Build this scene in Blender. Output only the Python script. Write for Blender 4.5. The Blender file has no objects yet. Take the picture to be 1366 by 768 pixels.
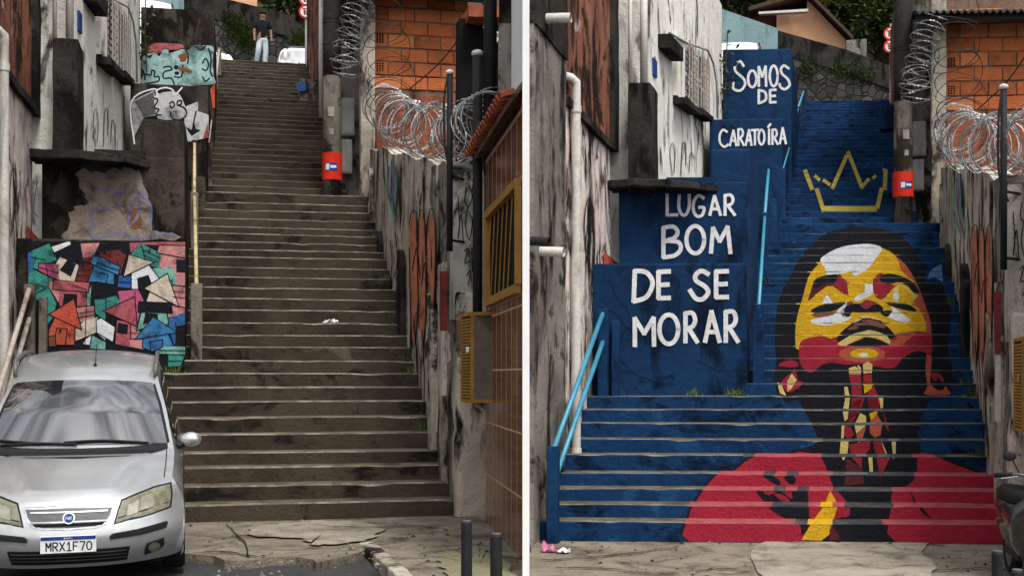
import bpy, bmesh, math, random
from mathutils import Vector, Matrix, noise
random.seed(7)
R_ = math.radians
sc = bpy.context.scene
col = sc.collection

# ------------------------------------------------------------------ camera
F = 1580.0; CX = 800.0; CY = 498.0; CAMZ = 1.667; PW = 1366.0; PH = 768.0
cd = bpy.data.cameras.new('camera'); cam = bpy.data.objects.new('camera', cd); col.objects.link(cam)
cam.location = (0, 0, CAMZ); cam.rotation_euler = (math.pi/2, 0, 0)
cd.sensor_width = 36; cd.lens = F/PW*36
cd.shift_x = (PW/2-CX)/PW; cd.shift_y = (CY-PH/2)/PW
cd.clip_start = .1; cd.clip_end = 3000
sc.camera = cam

# ------------------------------------------------------------------ sky, sun, exposure
SUN_EL = 60; SUN_AZ = 150          # azimuth clockwise from +Y: behind the camera, to its right
w = bpy.data.worlds.new('World'); sc.world = w; w.use_nodes = True
nt = w.node_tree; nt.nodes.clear()
wo = nt.nodes.new('ShaderNodeOutputWorld'); bg = nt.nodes.new('ShaderNodeBackground')
sky = nt.nodes.new('ShaderNodeTexSky'); sky.sky_type = 'NISHITA'; sky.sun_disc = False
sky.sun_elevation = R_(SUN_EL); sky.sun_rotation = R_(SUN_AZ); sky.air_density = 1.0; sky.dust_density = 4.0
hs = nt.nodes.new('ShaderNodeHueSaturation'); hs.inputs['Saturation'].default_value = .22
tc = nt.nodes.new('ShaderNodeTexCoord'); cn = nt.nodes.new('ShaderNodeTexNoise')
cn.inputs['Scale'].default_value = 5.5; cn.inputs['Detail'].default_value = 6; cn.inputs['Distortion'].default_value = 1.6
cr = nt.nodes.new('ShaderNodeMapRange')
cr.inputs['From Min'].default_value = .35; cr.inputs['From Max'].default_value = .68
cr.inputs['To Min'].default_value = .5; cr.inputs['To Max'].default_value = 2.0
mu = nt.nodes.new('ShaderNodeVectorMath'); mu.operation = 'SCALE'
nt.links.new(sky.outputs[0], hs.inputs['Color']); nt.links.new(tc.outputs['Generated'], cn.inputs['Vector'])
nt.links.new(cn.outputs['Fac'], cr.inputs['Value']); nt.links.new(hs.outputs[0], mu.inputs[0])
nt.links.new(cr.outputs[0], mu.inputs['Scale']); nt.links.new(mu.outputs[0], bg.inputs['Color'])
bg.inputs['Strength'].default_value = .13
nt.links.new(bg.outputs[0], wo.inputs['Surface'])
sd = bpy.data.lights.new('sun', 'SUN'); sd.energy = 1.5; sd.angle = R_(12); sd.color = (1, .96, .9)
so = bpy.data.objects.new('sun', sd); col.objects.link(so)
so.rotation_euler = (R_(90-SUN_EL), 0, R_(180-SUN_AZ)); so.location = (0, 0, 60)
vs = sc.view_settings; vs.view_transform = 'Standard'; vs.look = 'None'; vs.gamma = 1; vs.exposure = .64
vs.use_curve_mapping = False

# ------------------------------------------------------------------ materials
MATS = {}
def mat(name, c1, c2=None, stain=None, st=.5, scale=1.5, rough=.85, bump=.25, fine=28., streak=True, metal=0., lo=.38, hi=.62, chip=None, chip_t=.66, chip_s=3.0, coat=0., spec=None, alpha_fine=.35):
    if name in MATS: return MATS[name]
    m = bpy.data.materials.new(name); m.use_nodes = True; n = m.node_tree.nodes; l = m.node_tree.links
    b = n['Principled BSDF']; b.inputs['Roughness'].default_value = rough; b.inputs['Metallic'].default_value = metal
    b.inputs['Specular IOR Level'].default_value = spec if spec is not None else (.5 if (coat or metal or rough < .5) else .12)
    if coat: b.inputs['Coat Weight'].default_value = coat; b.inputs['Coat Roughness'].default_value = .08
    g = n.new('ShaderNodeNewGeometry')
    def nz(sc_, det=5, vec=None, rgh=.6, dist=.3):
        t = n.new('ShaderNodeTexNoise'); t.inputs['Scale'].default_value = sc_; t.inputs['Detail'].default_value = det
        t.inputs['Roughness'].default_value = rgh; t.inputs['Distortion'].default_value = dist
        l.new(vec or g.outputs['Position'], t.inputs['Vector']); return t.outputs['Fac']
    def ramp(v, a, c):
        r = n.new('ShaderNodeMapRange'); r.inputs['From Min'].default_value = a; r.inputs['From Max'].default_value = c
        r.clamp = True; l.new(v, r.inputs['Value']); return r.outputs[0]
    def mix(fac, a, c, mode='MIX'):
        x = n.new('ShaderNodeMix'); x.data_type = 'RGBA'; x.blend_type = mode
        if isinstance(fac, float): x.inputs['Factor'].default_value = fac
        else: l.new(fac, x.inputs['Factor'])
        for s_, val in ((x.inputs['A'], a), (x.inputs['B'], c)):
            if isinstance(val, tuple): s_.default_value = (*val[:3], 1)
            else: l.new(val, s_)
        return x.outputs['Result']
    c2 = c2 or tuple(x*.75 for x in c1)
    base = mix(ramp(nz(scale), lo, hi), c1, c2)
    fn = nz(fine, 4)
    fr = ramp(fn, .25, .75)
    base = mix(alpha_fine, base, mix(fr, tuple(x*.45 for x in c1), tuple(min(1, x*1.5) for x in c1)))
    if chip:
        base = mix(ramp(nz(chip_s, 8, rgh=.72), chip_t, chip_t+.03), base, chip)
    if stain:
        mp = n.new('ShaderNodeMapping'); mp.inputs['Scale'].default_value = (1.5, 1.5, .42 if streak else 1.6)
        l.new(g.outputs['Position'], mp.inputs['Vector'])
        s1 = ramp(nz(1.9, 9, mp.outputs[0], .66, .6), .62-.26*st, .78-.18*st)
        base = mix(s1, base, stain)
    l.new(base, b.inputs['Base Color'])
    if bump:
        bp = n.new('ShaderNodeBump'); bp.inputs['Strength'].default_value = bump; bp.inputs['Distance'].default_value = .03
        ad = n.new('ShaderNodeMath'); ad.operation = 'ADD'
        l.new(nz(5, 6), ad.inputs[0]); l.new(fn, ad.inputs[1]); l.new(ad.outputs[0], bp.inputs['Height'])
        l.new(bp.outputs[0], b.inputs['Normal'])
    MATS[name] = m; return m
def flat(name, c, rough=.8, var=.25, **k):
    return mat(name, c, tuple(x*(1-var) for x in c), None, 0, 6., rough, k.pop('bump', .12), **k)

def grime(name, pale, mid, bare, dark, amt=.5, patch=.55, sc_=1.0, rough=.92, dr=(1.5, 1.5, .5), bs=.8, fb=.6, chip=None):
    m = bpy.data.materials.new(name); m.use_nodes = True; n = m.node_tree.nodes; l = m.node_tree.links; b = n['Principled BSDF']; b.inputs['Roughness'].default_value = rough; b.inputs['Specular IOR Level'].default_value = .06
    g = n.new('ShaderNodeNewGeometry')
    def nz(k, det, scale=(1, 1, 1), rgh=.65, dist=.4, off=0.):
        mp = n.new('ShaderNodeMapping'); mp.inputs['Scale'].default_value = scale; mp.inputs['Location'].default_value = (off, off*1.7, off*.6); l.new(g.outputs['Position'], mp.inputs['Vector'])
        t = n.new('ShaderNodeTexNoise'); t.inputs['Scale'].default_value = k*sc_; t.inputs['Detail'].default_value = det; t.inputs['Roughness'].default_value = rgh; t.inputs['Distortion'].default_value = dist; l.new(mp.outputs[0], t.inputs['Vector']); return t.outputs['Fac']
    def ramp(v, a, c):
        r = n.new('ShaderNodeMapRange'); r.inputs['From Min'].default_value = a; r.inputs['From Max'].default_value = c; l.new(v, r.inputs['Value']); return r.outputs[0]
    def mul(a, c):
        x = n.new('ShaderNodeMath'); x.operation = 'MULTIPLY'
        for s_, v_ in ((x.inputs[0], a), (x.inputs[1], c)):
            if isinstance(v_, float): s_.default_value = v_
            else: l.new(v_, s_)
        return x.outputs[0]
    def mix(f, a, c):
        x = n.new('ShaderNodeMix'); x.data_type = 'RGBA'; l.new(f, x.inputs['Factor'])
        for s_, v_ in ((x.inputs['A'], a), (x.inputs['B'], c)):
            if isinstance(v_, tuple): s_.default_value = (*v_, 1)
            else: l.new(v_, s_)
        return x.outputs['Result']
    pn = nz(1.6, 12, (1, 1, .8), .72, .6, 3.)
    c = mix(ramp(nz(.9, 8), .4, .62), pale, mid)
    c = mix(ramp(pn, patch, patch+.035), c, bare)
    drip = ramp(nz(2.0, 9, dr, .66, .35, 9.), .60-.20*amt, .68-.17*amt)
    c = mix(mul(drip, ramp(nz(.55, 4, off=5.), .30, .52)), c, dark)
    c = mix(mul(ramp(nz(1.1, 9, (1, 1, .9), .68, .25, 14.), .66-.16*amt, .70-.15*amt), .92), c, dark)
    fn = nz(34., 5); c = mix(mul(ramp(fn, .52, .75), .45), c, tuple(x*.35 for x in mid))
    big = nz(3.2, 6, off=21.); hgt = mul(ramp(pn, patch, patch+.035), -.5)
    if chip:
        cf = ramp(nz(4.5, 12, (1, 1, 1.3), .75, .6, 30.), .655, .675); c = mix(cf, c, chip); hgt = mul(cf, -1.0)
    l.new(c, b.inputs['Base Color'])
    a0 = n.new('ShaderNodeMath'); a0.operation = 'ADD'; l.new(mul(big, 1.6), a0.inputs[0]); l.new(hgt, a0.inputs[1])
    ad = n.new('ShaderNodeMath'); ad.operation = 'ADD'; l.new(a0.outputs[0], ad.inputs[0]); l.new(mul(fn, fb), ad.inputs[1])
    bp = n.new('ShaderNodeBump'); bp.inputs['Strength'].default_value = bs; bp.inputs['Distance'].default_value = .03; l.new(ad.outputs[0], bp.inputs['Height']); l.new(bp.outputs[0], b.inputs['Normal'])
    return m
M = {}
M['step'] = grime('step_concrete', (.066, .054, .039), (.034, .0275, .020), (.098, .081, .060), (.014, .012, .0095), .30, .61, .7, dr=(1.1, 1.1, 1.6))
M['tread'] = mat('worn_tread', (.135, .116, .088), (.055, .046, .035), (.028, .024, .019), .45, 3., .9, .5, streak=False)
M['nosing'] = mat('worn_nosing', (.27, .232, .178), (.05, .042, .032), None, .3, 4., .9, .5, lo=.40, hi=.56)
M['blue'] = grime('blue_wall_paint', (.0085, .036, .098), (.0055, .024, .068), (.011, .048, .122), (.003, .009, .024), .42, .58, .8, .6, (1.2, 1.2, .4), .6, .12, (.10, .10, .10))
M['bluestep'] = grime('blue_step_paint', (.0085, .041, .115), (.0055, .025, .074), (.012, .055, .14), (.003, .009, .024), .42, .58, 1.1, .65, (1., 1., 1.6), .8, .2, (.11, .105, .1))
M['oldwall'] = grime('blackened_concrete', (.080, .065, .052), (.040, .033, .027), (.125, .098, .076), (.008, .007, .006), .8, .64)
M['nosing_dim'] = mat('worn_nosing_painted', (.105, .098, .086), (.03, .033, .038), None, .3, 4., .9, .5, lo=.40, hi=.56)
M['redtread'] = mat('worn_red_tread', (.34, .075, .08), (.22, .03, .04), (.16, .10, .09), .3, 6., .8, .4, streak=False); M['blacktread'] = mat('worn_black_tread', (.06, .057, .053), (.022, .022, .023), (.13, .12, .1), .3, 6., .8, .4, streak=False)
M['post'] = grime('post_concrete', (.22, .19, .155), (.13, .11, .09), (.28, .25, .2), (.02, .018, .015), .5, .62)
M['bluepost'] = grime('blue_post_paint', (.009, .038, .105), (.006, .027, .078), (.012, .05, .13), (.004, .011, .03), .3, .6, 1.2, .6, (1.2, 1.2, .5), .5, .2, (.12, .115, .11))
M['plaster'] = grime('dirty_white_plaster', (.80, .73, .65), (.62, .50, .45), (.22, .135, .10), (.012, .0105, .009), .62, .585)
M['rust_plaster'] = grime('terracotta_plaster', (.30, .12, .075), (.17, .07, .048), (.46, .37, .30), (.014, .012, .010), .66, .595)
M['white_wall'] = grime('white_building_paint', (.80, .78, .72), (.70, .67, .60), (.46, .40, .33), (.05, .045, .04), .30, .64)
M['black_mould'] = grime('black_mould_concrete', (.046, .041, .036), (.024, .022, .019), (.10, .083, .066), (.008, .0075, .007), .6, .66)
M['rightwall'] = grime('streaked_wall', (.66, .60, .51), (.42, .36, .29), (.20, .125, .09), (.012, .0105, .009), .50, .58, 1.0, dr=(1.6, 1.6, .55))
M['greyrender'] = grime('grey_render', (.26, .235, .205), (.15, .132, .113), (.09, .075, .06), (.018, .016, .0135), .55, .60)
M['paleconc'] = grime('pale_concrete', (.46, .42, .35), (.30, .26, .21), (.17, .14, .11), (.02, .017, .014), .55, .60)
M['whitegraf'] = grime('grubby_white_wall', (.55, .52, .46), (.40, .37, .32), (.25, .2, .16), (.03, .027, .023), .3, .62)
M['pvc'] = mat('white_pipe', (.62, .60, .55), (.50, .48, .43), (.22, .2, .17), .3, 2., .45, .08)
M['pipe'] = mat('bare_rail_pipe', (.46, .42, .36), (.30, .24, .18), (.12, .07, .04), .4, 6., .6, .2)
M['ochre_pipe'] = mat('ochre_rail_pipe', (.52, .43, .24), (.40, .30, .14), (.12, .07, .04), .4, 6., .6, .2)
M['cyan'] = mat('cyan_rail_paint', (.045, .27, .40), (.035, .21, .32), None, 0, 5., .4, .06, alpha_fine=.1)
M['polelow'] = grime('pole_concrete', (.19, .165, .135), (.12, .103, .083), (.27, .24, .20), (.022, .019, .016), .55, .62)
M['poleup'] = mat('pole_dark_wood', (.035, .03, .026), (.02, .018, .016), (.09, .075, .06), .25, 3., .9, .5)
M['red'] = flat('red_band_paint', (.62, .03, .012), .5)
M['labelblue'] = flat('label_blue', (.02, .05, .22), .5)
M['labelwhite'] = flat('label_white', (.7, .7, .68), .6)
M['greybox'] = mat('grey_meter_box', (.36, .36, .34), (.25, .25, .235), (.12, .1, .08), .3, 2., .6, .1)
M['brick'] = mat('hollow_brick', (.50, .145, .048), (.38, .10, .033), (.24, .07, .03), .18, 4., .85, .3, streak=False)
M['brick2'] = mat('hollow_brick_pale', (.58, .20, .075), (.45, .14, .05), (.28, .08, .035), .15, 4., .85, .3, streak=False)
M['brick3'] = mat('hollow_brick_dull', (.40, .12, .045), (.30, .085, .032), (.12, .04, .02), .4, 4., .85, .4, streak=False)
M['oldbrick'] = mat('old_brick', (.30, .09, .045), (.20, .06, .035), (.06, .04, .03), .5, 5., .9, .6)
M['mortar'] = mat('mortar', (.20, .13, .095), (.12, .075, .055), (.05, .03, .022), .4, 5., .95, .5)
M['wire'] = mat('galvanised_wire', (.42, .425, .43), (.16, .155, .15), None, 0, 9., .45, 0, metal=.5)
M['rustwire'] = flat('dark_rusty_wire', (.05, .04, .035), .7)
M['blackmetal'] = flat('black_metal', (.022, .022, .023), .55)
M['whitecap'] = flat('white_cap', (.6, .6, .58), .5)
M['tile'] = mat('brown_glazed_tile', (.165, .055, .019), (.105, .033, .012), (.055, .018, .008), .35, 5., .2, .12, streak=False, coat=.3)
M['grout'] = flat('tile_grout', (.50, .32, .22), .9)
M['ochre'] = mat('ochre_metal', (.36, .19, .045), (.27, .135, .032), (.10, .05, .015), .25, 4., .5, .12)
M['meshdark'] = flat('mesh_dark', (.06, .045, .03), .8)
M['meshgrey'] = flat('mesh_grey', (.30, .26, .22), .55, metal=.3)
M['terracotta'] = mat('terracotta_roof', (.42, .12, .06), (.30, .08, .045), (.12, .05, .035), .35, 6., .8, .3)
M['darkroof'] = mat('corrugated_dark', (.06, .065, .068), (.035, .038, .04), (.09, .05, .03), .3, 3., .6, .2)
M['void'] = flat('gap_and_shade_black', (.012, .011, .010), .95)  # near-black for cracks and gaps, and for shade painted into openings
M['asphalt'] = mat('asphalt', (.055, .055, .055), (.036, .036, .037), (.09, .085, .08), .2, 1.6, .9, .7, fine=60., streak=False)
M['apron'] = mat('pavement_concrete', (.27, .232, .18), (.14, .12, .093), (.06, .05, .038), .55, 1.3, .92, .9, fine=40., streak=False)
M['apronpale'] = mat('pavement_patch', (.35, .31, .25), (.19, .165, .13), (.08, .068, .052), .5, 1.8, .92, .6, fine=40., streak=False)
M['moss'] = mat('moss', (.17, .165, .085), (.22, .195, .15), None, 0, 9., .95, .4)
M['earth'] = mat('earth_slope', (.07, .06, .04), (.04, .045, .02), None, 0, .6, .95, .4)
M['stone'] = None
M['peach'] = mat('peach_wall', (.62, .34, .20), (.54, .29, .17), (.33, .2, .14), .2, 1., .85, .12)
M['teal'] = mat('pale_teal_wall', (.22, .33, .35), (.16, .25, .27), (.08, .11, .12), .45, 1.2, .85, .25)
M['leaf1'] = flat('leaf_mid', (.055, .10, .022), .6, .35); M['leaf2'] = flat('leaf_dark', (.028, .055, .016), .6, .35)
M['leaf3'] = flat('leaf_yellow', (.12, .14, .035), .6, .35); M['bark'] = flat('bark', (.07, .055, .04), .9)
M['silver'] = mat('silver_car_paint', (.62, .63, .63), (.56, .57, .565), None, 0, 1.2, .26, 0, alpha_fine=.08, metal=.75, coat=.5)
M['carwhite'] = mat('white_car_paint', (.75, .75, .74), (.70, .70, .69), None, 0, 2., .3, 0, alpha_fine=.03, coat=.6)
M['carblack'] = flat('car_black_plastic', (.018, .018, .019), .55, bump=.05)
M['rubber'] = flat('tyre_rubber', (.02, .02, .02), .85)
M['lamp'] = mat('yellowed_lamp_lens', (.20, .19, .125), (.10, .095, .065), None, 0, 16., .10, .08, coat=.8, alpha_fine=.3)
M['chrome'] = flat('chrome', (.6, .6, .6), .18, .05, metal=1., bump=0)
M['grille'] = flat('grille_grey', (.09, .09, .09), .4)
M['skin'] = flat('skin', (.30, .16, .10), .6, bump=0); M['hair'] = flat('hair', (.012, .01, .009), .7)
M['tshirt'] = flat('black_tshirt', (.012, .013, .016), .9); M['jeans'] = flat('pale_jeans', (.50, .56, .62), .9)
M['ink'] = flat('black_paint', (.008, .009, .012), .75, bump=.25)
M['whitepaint'] = flat('white_letter_paint', (.70, .71, .72), .7, bump=.3)
PAL = {'black': (.008, .009, .013), 'white': (.66, .68, .72), 'yellow': (.58, .34, .012), 'pale': (.60, .47, .16), 'red': (.27, .018, .03), 'crimson': (.30, .016, .036),
       'orange': (.42, .085, .045), 'maroon': (.085, .015, .018), 'gold': (.55, .44, .07), 'skyb': (.10, .22, .46), 'brown': (.20, .07, .03),
       'teal': (.05, .26, .22), 'lteal': (.17, .42, .36), 'pink': (.56, .24, .24), 'rose': (.42, .10, .12), 'coral': (.52, .09, .05), 'blueg': (.045, .20, .42), 'bluec': (.04, .13, .36),
       'cream': (.62, .53, .44), 'magenta': (.45, .09, .2), 'dkred': (.17, .03, .03), 'mint': (.33, .52, .50), 'grey': (.30, .30, .29), 'dkgrey': (.09, .088, .085), 'lilac': (.20, .19, .30),
       'salmon': (.58, .21, .12), 'tealt': (.12, .33, .30), 'purple': (.30, .18, .30)}
PAL['white2'] = (.50, .50, .49); PAL['soot'] = (.27, .22, .18)
def paint_mat(c):
    if c in ('white', 'black', 'red', 'crimson', 'yellow', 'orange', 'maroon', 'gold', 'skyb', 'pale', 'brown'):
        return mat('paint_'+c, PAL[c], tuple(x*.82 for x in PAL[c]), None, 0, 4., .7, .5, alpha_fine=.28, chip=tuple(.25*x+.02 for x in PAL[c]), chip_t=.655, chip_s=5.)
    return mat('paint_'+c, PAL[c], tuple(x*.8 for x in PAL[c]), tuple(x*.14 for x in PAL[c]), .55, 4., .8, .45, streak=False, chip=tuple(.5*x+.06 for x in PAL[c]), chip_t=.62, chip_s=5.)

def glass_mat():
    m = bpy.data.materials.new('dark_glass'); m.use_nodes = True; b = m.node_tree.nodes['Principled BSDF']
    b.inputs['Base Color'].default_value = (.012, .013, .016, 1); b.inputs['Roughness'].default_value = .03
    b.inputs['Specular IOR Level'].default_value = 1.0; b.inputs['Coat Weight'].default_value = 1.0; b.inputs['Coat Roughness'].default_value = .02; b.inputs['Coat IOR'].default_value = 2.6
    return m
M['glass'] = glass_mat()
def stone_mat():
    m = bpy.data.materials.new('rubble_stone'); m.use_nodes = True; n = m.node_tree.nodes; l = m.node_tree.links; b = n['Principled BSDF']
    g = n.new('ShaderNodeNewGeometry')
    v = n.new('ShaderNodeTexVoronoi'); v.inputs['Scale'].default_value = 3.6; v.feature = 'F1'
    e = n.new('ShaderNodeTexVoronoi'); e.inputs['Scale'].default_value = 3.6; e.feature = 'DISTANCE_TO_EDGE'
    ns = n.new('ShaderNodeTexNoise'); ns.inputs['Scale'].default_value = 1.2; ns.inputs['Detail'].default_value = 6
    l.new(g.outputs['Position'], v.inputs['Vector']); l.new(g.outputs['Position'], e.inputs['Vector']); l.new(g.outputs['Position'], ns.inputs['Vector'])
    r = n.new('ShaderNodeValToRGB'); r.color_ramp.elements[0].color = (.018, .017, .015, 1); r.color_ramp.elements[1].color = (.085, .078, .066, 1)
    sp = n.new('ShaderNodeSeparateColor'); l.new(v.outputs['Color'], sp.inputs[0])
    av = n.new('ShaderNodeMath'); av.operation = 'MULTIPLY'; l.new(sp.outputs[0], av.inputs[0]); l.new(ns.outputs['Fac'], av.inputs[1]); 
    a2 = n.new('ShaderNodeMath'); a2.operation = 'MULTIPLY'; a2.inputs[1].default_value = 1.5; l.new(av.outputs[0], a2.inputs[0]); l.new(a2.outputs[0], r.inputs['Fac'])
    mr = n.new('ShaderNodeMapRange'); mr.inputs['From Max'].default_value = .09; l.new(e.outputs['Distance'], mr.inputs['Value'])
    mx = n.new('ShaderNodeMix'); mx.data_type = 'RGBA'; mx.inputs['A'].default_value = (.008, .0075, .0065, 1); l.new(mr.outputs[0], mx.inputs['Factor']); l.new(r.outputs[0], mx.inputs['B'])
    l.new(mx.outputs['Result'], b.inputs['Base Color']); b.inputs['Roughness'].default_value = .95
    bp = n.new('ShaderNodeBump'); bp.inputs['Distance'].default_value = .12; bp.inputs['Strength'].default_value = .9; l.new(mr.outputs[0], bp.inputs['Height']); l.new(bp.outputs[0], b.inputs['Normal'])
    return m
M['stone'] = stone_mat()

# ------------------------------------------------------------------ the two stairways' frames
class Frame:
    """u across the stair, v up along it, z height; v planes carry the steps' own skew k."""
    def __init__(s, xv, D, k, ys, pxm, ytop, Ytop, n3):
        s.xv = xv; s.th = math.atan((xv-CX)/F); s.c = math.cos(s.th); s.s = math.sin(s.th); s.k = k
        Y = [D+.32*i for i in range(27)]; Y.append(Y[-1]+.55); y27 = Y[-1]
        Y += [y27+(Ytop-y27)*j/n3 for j in range(1, n3+1)]
        s.V = [y/s.c for y in Y]; s.Z = []
        for i, y in enumerate(ys): s.Z.append(s.onv(pxm, y, s.V[max(i-1, 0)])[2])
        zt = s.onv(pxm, ytop, s.V[-2])[2]; z27 = s.Z[27]
        s.Z += [z27+(zt-z27)*j/n3 for j in range(1, n3+1)]
        s.N = len(s.V)-1
    def ray(s, px, py):
        dx = (px-CX)/F; return dx*s.c-s.s, dx*s.s+s.c, -(py-CY)/F
    def onv(s, px, py, v0):
        a, b, c = s.ray(px, py); t = v0/(b-s.k*a); return a*t, b*t, CAMZ+c*t
    def onu(s, px, py, u0):
        a, b, c = s.ray(px, py); t = u0/a; return a*t, b*t, CAMZ+c*t
    def onz(s, px, py, z0):
        a, b, c = s.ray(px, py); t = (z0-CAMZ)/c; return a*t, b*t, z0
    def onp(s, px, py, p, q):
        a, b, c = s.ray(px, py); nx, ny = q[1]-p[1], -(q[0]-p[0]); t = (p[0]*nx+p[1]*ny)/(a*nx+b*ny); return a*t, b*t, CAMZ+c*t
    def v(s, i):
        j = max(0, min(s.N-1, int(i))); return s.V[j]+(i-j)*(s.V[j+1]-s.V[j])
    def z(s, i):
        j = max(0, min(s.N-1, int(i))); return s.Z[j]+(i-j)*(s.Z[j+1]-s.Z[j])
    def idx(s, v):
        if v <= s.V[0]: return (v-s.V[0])/.335
        for j in range(s.N):
            if v < s.V[j+1]: return j+(v-s.V[j])/(s.V[j+1]-s.V[j])
        return s.N+(v-s.V[-1])/.45
    def world(s, u, v, z): return Vector((u*s.c+v*s.s, -u*s.s+v*s.c, z))
yL = [692.8, 670, 645.7, 621.5, 601.7, 577.4, 555.4, 534.7, 515.8, 497.3, 480.3, 462, 446.5, 430.3, 413.5, 398.5, 383.8, 370, 357, 343.6, 334, 324, 313, 304, 293, 281.7, 271.8, 259]
yR = [723, 696.5, 673.5, 652.5, 631.6, 607, 586, 564.6, 546, 528, 511.5, 493.3, 477, 460.7, 446, 430.4, 416.8, 404.4, 392.3, 377, 370, 362, 350, 340, 330.5, 320.7, 310, 298]
FL = Frame(310, 13.29, -.09, yL, 400, 84.4, 35.2, 29)
FR = Frame(1119, 12.74, .148, yR, 1075, 134.5, 34.4, 29)
ZM = [(-5, -4.8), (0, -.16), (1.85, 1.56), (3.43, 3.11), (4.71, 4.32), (6.98, 6.3), (9.06, 8.2), (10.87, 9.5), (20, 18)]
def zmap(z):
    for (a, za), (b, zb) in zip(ZM, ZM[1:]):
        if z <= b: return za+(zb-za)*(z-a)/(b-a)
    return z-2
class Side:
    """one stairway; shared things are measured on the bare one, the painted one is the same street with its own slope."""
    def __init__(s, f, right): s.f = f; s.right = right; s.tag = 'blue painted stairs' if right else 'bare concrete stairs'
    def loc(s, u, v, z):
        if not s.right: return u, v, z
        i = FL.idx(v-FL.k*u); ur = .965*u-.6
        if 0 <= i <= FL.N: vr = FR.v(i)
        elif i < 0: vr = FR.V[0]+(v-FL.k*u-FL.V[0])*.965
        else: vr = FR.V[-1]+(v-FL.k*u-FL.V[-1])*.965
        return ur, vr+FR.k*ur, zmap(z)
    def w(s, u, v, z): return s.f.world(*s.loc(u, v, z))
    def n(s, u, v, z): return s.f.world(u, v, z)
SL = Side(FL, False); SR = Side(FR, True)

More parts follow.
